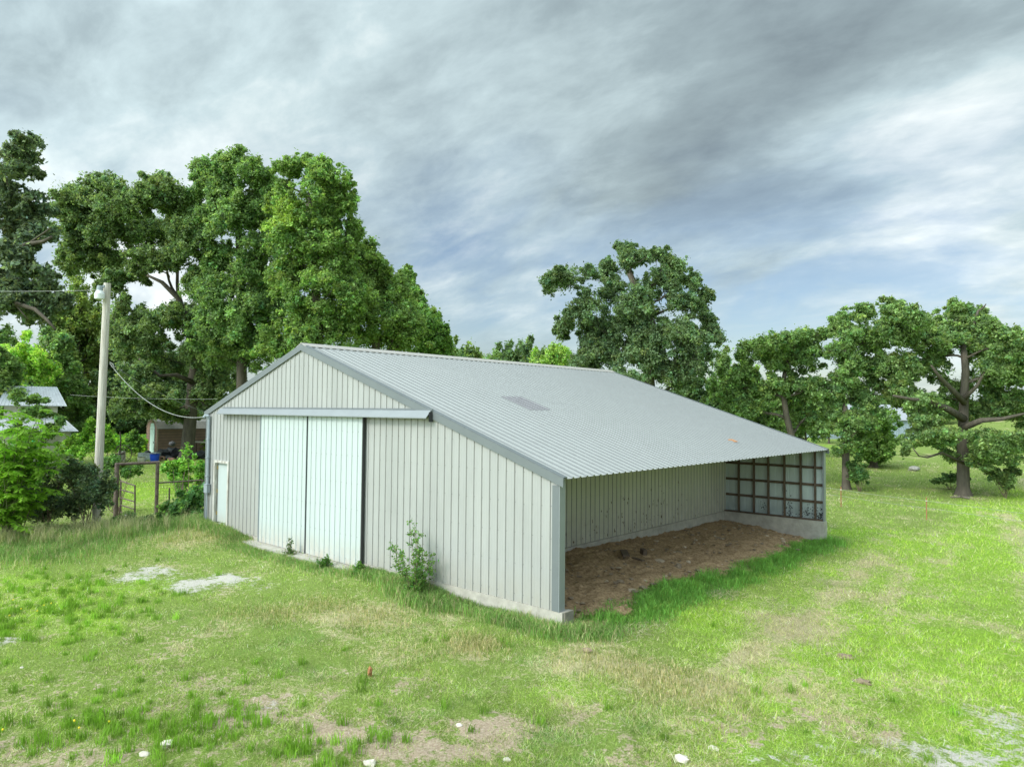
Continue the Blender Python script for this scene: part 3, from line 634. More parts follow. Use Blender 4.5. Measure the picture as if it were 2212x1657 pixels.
def tree(label, base, trunk_pts, r0, lobes, leaf, col, barkmat='bark', dens=1., hue=.12, gap=.28, cover=2., limb_r=.35, name='oak_tree', cat='tree', group=None, extra=None, clump=.36, colfn=None, deadends=()):
    """trunk_pts: world points base upwards; lobes: list of (centre, rx, ry)"""
    T = empty(name, base, label, cat, group)
    mb = MB(); k = len(trunk_pts)
    tp = [np.array(p, float) for p in trunk_pts]
    rs = [r0*(1.35 if i == 0 else 1)*(1-.55*i/(k-1)) for i in range(k)]
    b0 = tp[0].copy(); b0[2] -= .4
    flare = tp[0]+(tp[1]-tp[0])*.10
    mb.tube([b0, tp[0], flare, flare+(tp[1]-tp[0])*.08]+tp[1:], [r0*1.75, r0*1.5, r0*1.12, r0]+rs[1:], 12)
    top = tp[-1]
    SK = []
    for i in range(1, k):
        for t in np.linspace(0, 1, 6):
            q = tp[i-1]+(tp[i]-tp[i-1])*t
            if q[2] > tp[0][2]+(tp[-1][2]-tp[0][2])*.33: SK.append((q, r0*(1-.55*(i-1+t)/(k-1)), np.linalg.norm(q-top)*.1))
    ax = (tp[0]+top)/2
    for c, rx, ry in sorted(lobes, key=lambda l: np.hypot(l[0][0]-ax[0], l[0][1]-ax[1])+.35*max(0, l[0][2]-top[2])):
        c = np.array(c); e = c-np.array([0, 0, ry*.35])
        q, qr, qa = min(SK, key=lambda w: np.linalg.norm(w[0]-e)+1.3*max(0, w[0][2]-e[2]+.25*np.hypot(w[0][0]-e[0], w[0][1]-e[1])))
        rr = max(.022, min(qr*.62, .05+.018*np.linalg.norm(q-e)+.02*rx)); pts = limb(mb, q, e, rr, rr*.5, wob=.16, up=.10)
        for m_i in (2, 4, 6): SK.append((pts[m_i], rr*(1-.5*m_i/6), 0))
        for _ in range(3):
            f = np.array(c)+rdir(1)[0]*np.array([rx, rx, ry])*.75
            limb(mb, pts[rng.integers(3, 6)], f, rr*.4, .012+rr*.06, wob=.2, n=4, sides=5)
    for pts, ra in (extra or []): mb.tube(pts, [ra*(1-.7*i/(len(pts)-1)) for i in range(len(pts))], 6)
    mb.build('trunk', M[barkmat], T, smooth=True)
    sub = []
    for c, rx, ry in lobes:
        sub.append((c, rx*.55, ry*.55))
        for _ in range(6):
            d = rdir(1)[0]; f = rng.uniform(.12, .27); sub.append((np.array(c)+d*np.array([rx, rx, ry])*rng.uniform(.92, 1.32), rx*f, ry*f))
        for _ in range(4):
            d = rdir(1)[0]; f = rng.uniform(.42, .64); sub.append((np.array(c)+d*np.array([rx, rx, ry])*rng.uniform(.45, .72), rx*f, ry*f))
    V, Fq, C = crown_mesh(sub, leaf, col, dens, hue, gap, clump, cover=cover*2.1, colfn=colfn, carve=.45)
    mesh_np('crown', V, Fq, M['leaf'], T, col=C)
    return T
def px_lobes(L, dep, spread=.6, fill=True, cx=None, scale=1.):
    """lobes given as picture outlines (px, py, rx, ry) of clumps the photograph shows; each gets its own depth within a round crown"""
    xs = np.array([l[0] for l in L]); x0 = xs.mean() if cx is None else cx; half = max(20, (xs.max()-xs.min())/2+25)
    out = []
    for px, py, rx, ry in L:
        w = math.sqrt(max(.05, 1-((px-x0)/half)**2)); dz = rng.uniform(-1, .6)*w*half*spread*dep/FPX
        d = dep+dz; out.append((at(px, py, d), rx*d/FPX*scale, ry*d/FPX*scale))
    m0 = list(out)
    for i, (c, rx, ry) in enumerate(m0):    # small clumps bridging neighbouring lobes
        ds = sorted(((np.linalg.norm(c-o[0]), j) for j, o in enumerate(m0) if j != i))[:3]
        for dd, j in ds[:2]:
            if j > i or rng.random() < .4:
                o = m0[j]; q = (c+o[0])/2+rng.normal(0, .15, 3)*rx
                if dd < 1.9*(rx+o[1]): out.append((q, (rx+o[1])*.30, (ry+o[2])*.30))
    if fill:    # the crown's far half
        for px, py, rx, ry in L[::2]:
            w = math.sqrt(max(.05, 1-((px-x0)/half)**2)); d = dep+rng.uniform(.5, 1.0)*w*half*spread*dep/FPX
            p = at(px+rng.uniform(-8, 8), py+rng.uniform(0, 14), d); out.append((p, rx*d/FPX*.95, ry*d/FPX*.95))
    return out
DK = (.070, .112, .040); MD = (.092, .145, .042); BR = (.15, .235, .050); OL = (.095, .135, .032); YG = (.17, .27, .045); LM = (.27, .45, .045)
def px_tree(label, basepx, dep, trunkpx, r0, L, leaf, col, spread=.6, **kw):
    b = gp(basepx, dep); tp = [b]+[at(x, y, dep+(rng.uniform(-.5, .5) if i else 0)) for i, (x, y) in enumerate(trunkpx)]
    return tree(label, b, tp, r0, px_lobes(L, dep, spread, fill=kw.pop('fill', True), scale=kw.pop('scale', 1.)), leaf, col, **kw)

def trees():
    # right-hand group
    px_tree('big spreading oak with thick straight trunk, farthest right in the pasture', 2078, 44, [(2080, 960), (2082, 870), (2086, 800), (2080, 740)], .37,
      [(1924,665,26,18),(1953,675,25,20),(1998,690,33,20),(2058,674,25,20),(2090,690,30,24),(2133,704,23,18),(2187,725,28,18),(2200,752,45,36),(1953,720,45,33),(2013,734,48,33),(2058,730,40,33),(2118,748,46,38),
       (1953,790,50,33),(2010,785,40,30),(2163,790,45,38),(1945,850,42,28),(1988,868,44,26),(2148,838,46,36),(2200,880,40,34),(2003,908,46,22),(2043,943,46,20),(1985,947,28,12),(2148,955,48,26),(2075,985,46,20),(2118,998,28,14),(2200,970,34,24),(2060,850,30,30),(2110,900,36,24),(1955,962,10,9),(2235,800,45,60),(2250,920,40,40),(2280,750,40,40)],
      .17, (.098,.150,.046), cover=1.5, gap=.30, extra=[([at(2082,905,44), at(2050,885,43.2), at(2010,868,42.5), at(1965,862,42), at(1930,855,41.5)], .24), ([at(2083,870,44), at(2060,845,43.3), at(2030,815,42.5), at(2012,790,42)], .20), ([at(2080,925,44), at(2120,908,43.2), at(2165,905,42.6), at(2215,893,42)], .24), ([at(2083,860,44), at(2110,835,43.5), at(2135,790,43)], .16), ([at(2105,700,44), at(2113,672,44), at(2124,665,44), at(2130,657,43.8)], .10), ([at(2080,1000,43.5), at(2035,978,42.5), at(2003,988,42), at(1985,985,41.8), at(1972,968,41.6)], .09)])
    px_tree('slim tall oak with bare lower trunk just right of the barn corner', 1826, 46, [(1827, 970), (1826, 890), (1818, 830), (1830, 760)], .26,
      [(1874,668,14,11),(1850,682,33,17),(1812,692,18,14),(1803,712,33,18),(1845,715,30,20),(1818,748,46,28),(1873,733,38,28),(1833,792,48,32),(1880,790,34,30),(1806,840,44,26),(1862,845,40,26),(1890,880,34,24),(1848,925,34,28),(1810,900,24,16),(1812,972,17,12)],
      .17, (.095,.150,.044), cover=1.5, gap=.30)
    px_tree('crooked oak with leaning limbs rising behind the low end of the barn roof', 1712, 47, [(1712, 950), (1698, 895), (1690, 835), (1700, 780)], .27,
      [(1668,743,33,23),(1700,735,22,16),(1743,725,38,18),(1623,778,38,36),(1683,778,46,36),(1743,777,38,28),(1593,822,38,36),(1653,838,46,30),(1735,835,36,26),(1623,880,46,26),(1743,905,36,24),(1580,870,34,30)],
      .17, (.085,.138,.038), cover=1.5, gap=.30)
    px_tree('small dense oak with short thick trunk, deeper in the pasture than its tall neighbours', 1886, 60, [(1887, 975), (1890, 930)], .33,
      [(1893,905,36,26),(1878,945,44,26),(1905,950,34,24),(1868,975,34,20),(1900,980,28,16),(1855,940,24,24)], .22, (.085,.145,.034), cover=1.7, gap=.25)
    # middle
    px_tree('tall dark oak standing alone behind the barn ridge, many-lobed ragged crown', 1405, 47, [(1405, 860), (1400, 780), (1408, 700), (1380, 640), (1360, 590)], .42,
      [(1187,610,17,18),(1205,590,16,14),(1229,601,30,26),(1273,594,22,20),(1311,573,14,18),(1352,536,20,17),(1358,560,26,26),(1390,560,18,20),(1418,548,13,10),(1450,566,27,25),(1463,594,32,28),(1508,624,20,22),(1523,650,17,22),(1470,646,46,36),(1425,600,30,26),(1320,634,44,34),(1378,655,48,44),(1262,668,36,30),(1213,707,17,20),(1225,690,14,12),(1289,718,46,36),(1350,700,44,36),(1408,732,56,44),(1468,716,46,36),(1530,716,28,26),(1552,728,18,18),(1500,760,44,34),(1320,770,50,36),(1270,780,40,36),(1408,785,60,40),(1470,800,50,40),(1360,830,60,30),(1530,690,14,12)],
      .17, (.075,.115,.045), cover=1.6, gap=.30)
    # the big oak in the yard, trunk before the brown shed
    px_tree('broad old yard oak with thick trunk in front of the brown metal shed', 405, 49, [(412, 900), (416, 825), (424, 770), (400, 700), (385, 640)], .46,
      [(160,442,46,42),(215,408,40,34),(240,430,42,40),(290,435,36,34),(350,408,38,30),(330,425,40,40),(385,440,36,34),(395,475,40,36),(185,500,60,36),(250,495,50,34),(320,500,46,34),(150,540,46,30),(230,560,54,34),(290,590,30,26),(330,556,44,30),(385,560,42,40),(400,520,40,34),(150,575,26,18),(245,610,34,26),
       (300,700,44,36),(265,745,46,40),(340,690,40,34),(395,690,46,36),(430,740,50,40),(340,760,36,26),(300,820,46,34),(380,790,30,24),(345,850,40,24),(465,800,46,40),(440,860,34,26),(280,870,40,24),(400,900,30,11),(355,880,44,22),(500,850,40,40)],
      .18, (.085,.125,.044), cover=1.6, gap=.30, extra=[([at(424,770,49), at(405,700,48), at(385,645,47.5), at(350,610,47), at(318,595,47)], .30), ([at(414,825,49), at(380,810,48), at(345,812,47.3), at(300,775,47)], .2)])
    # far-left oak reaching in from outside the frame
    px_tree('dark-leaved oak at the left edge whose bare limbs reach over the pole', -120, 31, [(-115, 800), (-110, 700), (-90, 600), (-40, 520)], .5,
      [(62,312,26,18),(50,300,18,12),(22,328,24,18),(10,365,26,22),(60,362,26,14),(8,405,24,20),(30,440,50,34),(68,445,34,26),(40,490,52,38),(75,500,30,26),(15,540,34,20),(50,575,30,16),(88,585,26,14),(15,608,30,22),(60,625,44,26),(112,640,30,20),(130,660,20,12),(30,660,34,22),(75,675,36,20),(-60,400,60,60),(-80,500,70,60),(-70,600,60,50),(-90,330,40,40)],
      .18, (.070,.098,.048), cover=1.5, gap=.30, extra=[([at(-100,585,31), at(-20,560,30.5), at(20,545,30), at(60,528,29.8), at(95,522,29.5), at(112,512,29.4)], .17), ([at(-110,640,31), at(-30,650,30), at(30,655,29.6), at(75,668,29.4), at(100,690,29.2), at(120,712,29)], .15), ([at(30,655,29.6), at(45,672,29.5), at(60,690,29.4)], .05), ([at(60,528,29.8), at(100,500,29.8), at(112,490,29.8)], .05)])
    # the tall green mass behind the barn's left half
    px_tree('tall round-topped green tree, left of the two highest crowns behind the barn', 525, 46, [(522, 760), (520, 600), (515, 480), (512, 420)], .36,
      [(455,365,36,32),(500,352,40,24),(545,375,42,32),(575,400,30,28),(440,400,26,36),(480,410,50,44),(540,430,50,44),(500,480,56,46),(450,470,34,36),(560,490,46,44),(470,550,54,44),(530,570,56,50),(440,600,36,36),(560,620,50,44),(590,440,26,44),(600,540,40,44),(415,520,26,50),(420,640,36,40),(590,660,50,44),(490,640,56,46),(450,690,46,40),(530,700,60,50),(490,760,60,44),(560,760,50,44)],
      .17, (.090,.145,.044), cover=1.5, gap=.30)
    px_tree('tallest tree behind the barn, its airy top leaning right of the ridge peak', 690, 43, [(688, 720), (680, 600), (672, 500), (665, 420)], .36,
      [(625,362,28,17),(655,350,26,17),(690,368,36,26),(722,378,28,20),(745,412,24,24),(755,440,16,18),(715,430,40,30),(665,425,34,30),(690,470,56,40),(640,470,40,40),(735,500,40,40),(625,520,50,44),(690,540,60,50),(750,570,46,44),(605,430,22,34),(610,490,34,40),(730,450,34,26),(700,400,30,24),(640,600,56,46),(710,620,60,50),(770,640,40,40),(640,680,56,46),(720,700,60,50),(680,740,70,50),(600,740,50,44)],
      .17, (.100,.158,.040), cover=1.5, gap=.30, colfn=lambda cc: np.where((np.linalg.norm(cc-at(600,460,42), axis=1) < 1.6)[:, None], np.array([(.125,.185,.036)]), np.array([(.100,.158,.040)])))
    px_tree('broad green tree sloping down behind the barn ridge, third crown from the pole', 815, 47, [(812, 740), (805, 640), (800, 580)], .33,
      [(790,545,26,22),(775,560,36,34),(812,575,30,26),(835,600,32,26),(800,610,46,40),(850,640,44,36),(790,660,50,40),(840,690,50,40),(890,690,36,36),(780,720,56,40),(860,735,56,36)],
      .17, (.105,.158,.042), cover=1.5, gap=.30)
    px_tree('narrow upright green tree poking above the ridge beside the sloping crowns', 885, 55, [(884, 720), (882, 640)], .24,
      [(878,592,15,18),(885,615,18,22),(892,645,24,26),(905,680,30,28),(920,715,34,28),(870,640,20,30),(880,700,36,36)], .20, (.095,.160,.040), cover=1.5, gap=.30)
    px_tree('low rounded tree at the right end of the green mass behind the ridge', 935, 52, [(935, 740), (935, 700)], .24,
      [(925,690,24,20),(945,705,18,20),(905,720,34,28),(945,735,26,26),(960,745,14,18),(920,760,46,26)], .20, (.085,.150,.034), cover=1.5, gap=.30)
    extra_back = [(960,748,26,58,MD,'green tree at the right foot of the green mass above the ridge'),(1015,742,30,84,OL,'olive green tree among the low skyline trees over the ridge'),(1140,738,34,76,DK,'tall dark tree among the low skyline trees left of the lone oak'),(1195,735,26,58,BR,'bright young tree touching the left side of the lone oak'),(975,745,30,62,MD,'green tree just right of the green mass, peeping over the ridge'),(1060,752,30,72,MD,'green tree low over the middle of the ridge'),(1110,748,28,70,DK,'dark green tree low over the ridge right of its middle'),(1185,755,30,64,MD,'green tree over the ridge left of the tall lone oak'),
      (1590,800,40,60,DK,'dark green tree filling the gap under the crooked oak left limb'),(1660,810,44,66,MD,'green tree filling the gap behind the crooked oak trunk'),(1740,840,46,70,MD,'green tree behind the gap between crooked oak and slim oak'),(1790,860,40,88,MD,'far green tree left of the slim oak trunk'),(1600,860,50,50,MD,'bushy green tree against the roof slope below the crooked oak'),
      (1830,862,44,128,MD,'far tree just right of the slim oak trunk'),(1910,858,40,140,DK,'far dark tree above the right part of the grey barn'),(1990,862,44,130,MD,'far tree just right of the grey barn'),(2080,866,50,135,MD,'far tree behind the thick trunk of the biggest oak'),(2160,858,50,140,DK,'far dark tree on the crest between the last two crowns'),(2220,872,50,122,MD,'far tree cut by the right frame edge')]
    back = extra_back + [ # px, top py, half width, distance, colour, label
      (1000,752,24,80,DK,'small dark tree low on the skyline just right of the green mass'),(1035,765,20,85,OL,'small olive tree low on the skyline, second right of the green mass'),(1085,745,34,80,DK,'dark rounded tree low on the skyline behind the ridge middle'),(1135,745,26,82,OL,'olive tree on the skyline between dark and bright green neighbours'),
      (1165,752,24,66,BR,'bright yellow-green tree low behind the ridge'),(1212,740,34,60,BR,'vivid green tree at the foot of the tall lone oak'),
      (1560,745,36,62,MD,'mid green tree right of the tall lone oak, over the roof edge'),(1600,765,34,58,BR,'light green young tree between the lone oak and the pasture oaks'),(1545,830,40,54,MD,'dense tree close behind the roof slope, below the lone oak crown'),(1640,860,40,56,MD,'leafy tree low behind the roof slope under the crooked oak'),(1500,800,40,56,DK,'dark bushy tree behind the upper roof slope end'),
      (1700,880,36,75,DK,'distant dark tree seen under the crooked oak'),(1780,868,44,115,DK,'far dark tree left of the distant grey barn'),(1870,855,44,125,MD,'far tree above the distant grey barn roof'),(2040,858,50,120,MD,'far green tree right of the distant grey barn'),(2120,862,50,125,DK,'far dark tree on the hill crest under the biggest oak'),(2190,868,44,130,MD,'far tree on the hill crest at the right edge'),(1950,860,44,135,DK,'far tree behind the distant grey barn')]
    for px, top, hw, dep, c, lab in back:
        b = gp(px, dep); h = 3.77-(top-890)/FPX*dep-b[2]; w = hw*dep/FPX
        Ls = [(b+np.array([0, 0, h*.80]), w*.62, h*.20)]
        for _ in range(9):
            a = rng.uniform(0, 6.28); q = rng.uniform(.3, .78); Ls.append((b+np.array([math.cos(a)*w*.6, math.sin(a)*w*.6, h*q]), w*.5, h*.17))
        tree(lab, b, [b, b+[0, 0, h*.4], b+[0, 0, h*.7]], max(.12, h*.016), Ls, max(.20, dep*.0042), c, name='tree', group='trees along the skyline', gap=.15, cover=1.6, limb_r=.2)
    # woods behind the yard, left
    wood = [(-40,690,80,42,MD,'leafy tree at the left edge behind the white outbuilding'),(40,740,60,56,YG,'pale green tree with fresh leaves left of the white outbuilding'),(120,700,62,60,MD,'mid green tree directly above the white outbuilding roof'),(165,600,56,66,OL,'tall yellow-olive tree behind the lamp of the utility pole'),(205,690,44,70,DK,'dark tree in the woods right behind the utility pole'),
      (255,650,50,74,MD,'green tree in the woods between the pole and the yard oak'),(320,740,56,72,DK,'dark tree in the woods behind the oak limb left of its fork'),(380,780,54,76,DK,'dark tree at the back of the yard behind the oak trunk'),(440,740,60,72,DK,'dark tree in the woods between the yard oak and the gable'),(70,800,56,62,DK,'low dark tree in the woods behind the outbuilding'),(220,810,50,66,DK,'low dark tree closing the back of the yard behind the pole'),(300,850,50,66,DK,'low dark tree above the weed patch left of the brown shed'),(-60,600,70,70,MD,'tall tree far back at the left edge'),
      (600,800,70,64,DK,'dark tree low in the mass behind the left roof slope'),(700,790,60,66,DK,'shaded tree low behind the barn peak')]
    for px, top, hw, dep, c, lab in wood:
        b = gp(px, dep); h = 3.77-(top-890)/FPX*dep-b[2]; w = hw*dep/FPX; Ls = [(b+np.array([0, 0, h*.82]), w*.55, h*.17)]
        for _ in range(16):
            a = rng.uniform(0, 6.28); q = rng.uniform(.12, .80); Ls.append((b+np.array([math.cos(a)*w*.62, math.sin(a)*w*.62, h*q]), w*.46, h*.13))
        tree(lab, b, [b, b+[0, 0, h*.4], b+[0, 0, h*.75]], max(.12, h*.015), Ls, max(.21, dep*.0040), c, name='tree', group='trees of the woods behind the yard', gap=.15, cover=1.6, limb_r=.2)
trees()
# ---------------------------------------------------------------- shrubs, saplings, weeds
def bush(label, base, lobes, leaf, col, name='shrub', cat='shrub', group=None, cover=1.6, gap=.15, hue=.14, asp=.55, stems=10, clump=.36, barkmat='twig', flowers=0):
    T = empty(name, base, label, cat, group); mb = MB(); base = np.array(base, float)
    for i in range(stems):
        c, rx, ry = lobes[i % len(lobes)]; e = np.array(c)+rdir(1)[0]*np.array([rx, rx, ry])*.8
        limb(mb, base+rng.normal(0, .06, 3)*[1, 1, 0]-[0, 0, .05], e, .012+.004*np.linalg.norm(e-base), .004, wob=.15, n=5, sides=5)
    mb.build('stem', M[barkmat], T)
    sub = []
    for c, rx, ry in lobes:
        sub.append((c, rx*.6, ry*.6))
        for q_ in range(8):
            d = rdir(1)[0]; d[2] = abs(d[2]) if rng.random() < .5 else d[2]; f = rng.uniform(.40, .58) if q_ < 4 else rng.uniform(.14, .28); sub.append((np.array(c)+d*np.array([rx, rx, ry])*(rng.uniform(.45, .75) if q_ < 4 else rng.uniform(.9, 1.3)), rx*f, ry*f))
    V, F4, C = crown_mesh(sub, leaf, np.array(col)*.78, 1., hue, gap, clump, asp, cover*1.5, carve=.28)
    mesh_np('foliage', V, F4, M['leaf'], T, col=C)
    if flowers:
        f = MB()
        for _ in range(flowers):
            c, rx, ry = lobes[rng.integers(len(lobes))]; d = rdir(1)[0]; d = d if d@F_ < 0 else -d; p = np.array(c)+d*np.array([rx, rx, ry])*1.02; n = unit(np.array([d[0], d[1], .8])); a = unit(np.cross(n, (0, 0, 1))); b = np.cross(n, a); r = rng.uniform(.022, .04)
            q = [p+a*r*math.cos(t)*(1 if k % 2 else .7)+b*r*math.sin(t)*(1 if k % 2 else .7) for k, t in enumerate(np.arange(10)*math.pi/5)]
            f.prism(q, n*.006)
        f.build('flower', M['flower'], T)
    return T
def pxl(L, dep, sp=.5):
    out = []
    for px, py, rx, ry in L:
        d = dep+rng.uniform(-1, 1)*sp; out.append((at(px, py, d), rx*d/FPX, ry*d/FPX))
    return out
SD = (.055, .095, .035); SG = (.085, .16, .035); SB = (.15, .27, .04)
bush('light green leafy bush round the stems of the bright sapling', gp(40, 20.6), pxl([(20,1030,40,36),(60,1010,34,34),(0,1000,30,40),(85,1030,24,24),(40,975,34,30),(100,990,20,18)], 20.8, .3), .10, (.14, .26, .045))
bush('dark small-leaved shrub at the left frame edge, below the bright sapling', gp(30, 22), pxl([(-10,1070,44,42),(30,1060,40,40),(60,1085,34,40),(20,1105,50,26),(45,1040,24,20)], 22), .085, (.066,.100,.045))
bush('dark small-leaved shrub filling the fence row between the sapling and the pole', gp(110, 22.4), pxl([(95,1050,34,40),(130,1045,36,40),(115,1090,44,36),(90,1110,40,22),(150,1090,34,34),(140,1010,24,20)], 22.4), .085, (.075,.108,.048))
bush('dark grey-green shrub wrapped round the foot of the utility pole', gp(190, 21.8), pxl([(175,1035,32,32),(195,1070,32,36),(165,1085,34,34),(215,1060,22,34),(190,1020,26,16),(228,1100,14,20),(235,1040,14,22),(150,1010,24,18)], 21.9, .3), .085, (.078,.115,.050))
bush('green shrub leaning over the left post of the pipe gate', gp(262, 25.8), pxl([(240,1010,20,20),(275,1022,20,16),(250,1050,14,24),(240,1080,12,26),(295,1012,14,9),(232,1000,14,10)], 26.6, .2), .09, SG)
bush('leafy green vine mass behind the fence rail left of the small door', gp(405, 27.5), pxl([(385,1015,22,18),(415,1010,24,24),(400,1040,30,24),(432,1040,18,34),(405,985,10,20),(370,1005,10,10),(440,1070,18,24)], 28.6, .3), .12, (.13,.25,.04), hue=.16)
bush('dense dark broad-leaved pokeweed clump against the left barn corner', gp(420, 24.6), pxl([(385,1100,26,24),(415,1085,28,26),(445,1090,20,38),(400,1120,38,22),(440,1125,24,20),(362,1118,18,16),(440,1062,14,14)], 24.3, .25), .14, (.065,.14,.032), asp=.6, hue=.16, cover=1.9)
bush('low weeds with white daisies at the foot of the pipe gate', gp(300, 22.9), pxl([(285,1135,30,16),(320,1132,28,14),(345,1140,20,12),(265,1128,22,18)], 22.9, .2), .07, (.075,.14,.035), name='flowering_weeds', cat='weeds', flowers=16, stems=14)
bush('round green bush standing right of the slim oak trunk in the pasture', gp(1856, 45), pxl([(1850,1010,17,22),(1862,1030,16,16),(1845,1035,13,12)], 45, .3), .15, (.060,.12,.030))
bush('small upright bush at the right edge beyond the biggest oak', gp(2168, 43), pxl([(2150,1025,13,12),(2168,1035,18,16),(2188,1022,13,12),(2172,1048,14,8)], 43, .3), .14, (.085,.13,.035), gap=.4)
bush('low brushy bush behind the base of the biggest oak', gp(2050, 47), pxl([(2030,1038,16,6),(2055,1032,18,9),(2085,1035,12,8)], 47, .3), .15, (.06,.11,.03), name='brush', cat='brush')
bush('bush at the edge of the weed patch left of the brown shed', gp(292, 51), pxl([(290,950,16,18),(300,965,12,14),(285,970,12,10)], 51, .4), .16, SG)
bush('vine spilling over the lower roof of the white outbuilding', at(95, 960, 41), pxl([(100,895,20,8),(118,925,22,11),(85,885,18,10),(60,900,24,20),(128,905,10,7),(70,865,20,12),(50,930,26,18),(95,940,18,12),(40,860,20,18),(100,866,10,6)], 39.8, .2), .14, (.10,.17,.045), name='vine', cat='vine')
bush('yellow-green weeds standing before the wall of the white outbuilding', gp(125, 40), pxl([(130,975,20,20),(150,965,14,22),(110,985,20,14),(165,985,16,16),(180,975,12,12)], 40, .4), .13, SB)
bush('tall weeds rising beside the pole in the weed patch', gp(215, 44), pxl([(195,925,12,18),(228,935,14,22),(215,955,20,18),(240,965,16,14),(180,950,14,18)], 44, .4), .15, SB)
# sapling growing against the gable wall
def sapling(label, base, h, spread, n, leaf, col, name='sapling', group=None, tip=.5, lean=(0, 0)):
    T = empty(name, base, label, 'sapling' if name == 'sapling' else 'weed', group); base = np.array(base, float); mb = MB(); Ps = []; bs = []
    for k in range(n):
        a = rng.uniform(0, 6.28); f = rng.random()**1.3; top = base+np.array([math.cos(a)*spread*(1-f*.75)+lean[0]*f, (math.sin(a)*spread*(1-f*.75))*.55+lean[1]*f, h*(.35+.65*f)])
        pts = limb(mb, base+rng.normal(0, .03, 3)*[1, 1, 0]-[0, 0, .05], top, .010, .003, wob=.10, n=7, up=.1, sides=5)
        for i in range(2, 8):
            for _ in range(3):
                e = pts[i]+rdir(1)[0]*np.array([1, .8, .6])*rng.uniform(.10, .26)*(1.3-.6*f); 
                if e[1] > -.06 and name == 'sapling': e[1] = -.06-rng.random()*.1
                mb.tube([pts[i], e], [.003, .0015], 4); m = 10
                tt = rng.random((m, 1)); P = pts[i]+(e-pts[i])*tt+rng.normal(0, .022, (m, 3)); Ps.append(P)
    P = np.concatenate(Ps); C = ground_noise_rgb(col, len(P), .25, .1)
    V, F4, C = quads(P, leaf, np.array([[0, -.3, .8]]), C, .6)
    mb.build('stem', M['twig'], T); mesh_np('foliage', V, F4, M['leaf'], T, col=C)
    return T
sapling('leafy green sapling growing against the grey gable wall right of the sliding doors', (-3.52, -.55, h1(-3.52, -.55)), 1.60, .74, 15, .052, (.14, .27, .06), lean=(-.30, .0))
sapling('thin young weed standing in front of the seam between the sliding doors', (-8.75, -.40, h1(-8.7, -.4)),   .50, .09, 3, .045, (.10, .17, .05), name='weed_plant')
sapling('small bushy weed at the foot of the right sliding door', (-6.95, -.5, h1(-6.9, -.5)), .32, .14, 4, .05, (.10, .22, .045), name='weed_plant')
sapling('low leafy weed at the dark edge strip right of the sliding doors', (-5.75, -.35, h1(-5.75, -.35)), .26, .15, 4, .05, (.11, .24, .04), name='weed_plant')
# bright sapling with feathery compound leaves
def frond_tree(label, base, stems, col):
    T = empty('sapling', base, label, 'sapling'); mb = MB(); P = []; D = []; 
    Vs = []; Cs = []
    for top, rad in stems:
        pts = limb(mb, np.array(base)-[0, 0, .1], top, .022, .008, wob=.08, n=8, up=.05)
        for k in range(rad):
            i = rng.integers(2, 9); p0 = pts[min(i, 8)]; a = rng.uniform(0, 6.28); p0 = p0+rng.normal(0, .12, 3); L = rng.uniform(.45, .85); kf = math.exp(rng.normal(0, .16))
            dirv = np.array([math.cos(a), math.sin(a), rng.uniform(.2, .7)]); prev = p0; seg = 16; rach = [p0]
            for j in range(seg):
                t = j/seg; d = unit(dirv+np.array([0, 0, -1.3*t*t])); prev = prev+d*L/seg; rach.append(prev)
                if j > 1:
                    side = unit(np.cross(d, (0, 0, 1)))
                    for sg in (-1, 1):
                        ll = .22*(1-.55*t)*rng.uniform(.85, 1.1); tip = prev+(side*sg*.85+d*.35+np.array([0, 0, -.45])+rng.normal(0, .22, 3))*ll; mid = (prev+tip)/2; wv = d*.042
                        Vs.append([prev, mid+wv, tip, mid-wv]); c = np.array(col)*kf*math.exp(rng.normal(0, .15)); Cs += [c]*4
            mb.tube(rach[::4], .005, 4)
    mb.build('stem', M['stem'], T); V = np.array(Vs).reshape(-1, 3); mesh_np('foliage', V, np.arange(len(V)).reshape(-1, 4), M['leaf'], T, col=np.clip(np.array(Cs), 0, .9))
fb = gp(20, 20.5)
frond_tree('bright lime-green sapling with drooping feathery leaves before the white outbuilding', fb,
   [(at(85, 895, 20.2), 24), (at(95, 930, 20.6), 22), (at(40, 905, 20), 26), (at(10, 930, 20.8), 26), (at(-20, 900, 20.5), 20), (at(60, 965, 20.1), 26), (at(30, 985, 20.4), 26), (at(5, 1010, 20.), 26), (at(90, 985, 20.9), 18), (at(55, 1010, 20.2), 20), (at(15, 960, 19.8), 22)], (.24, .43, .045))

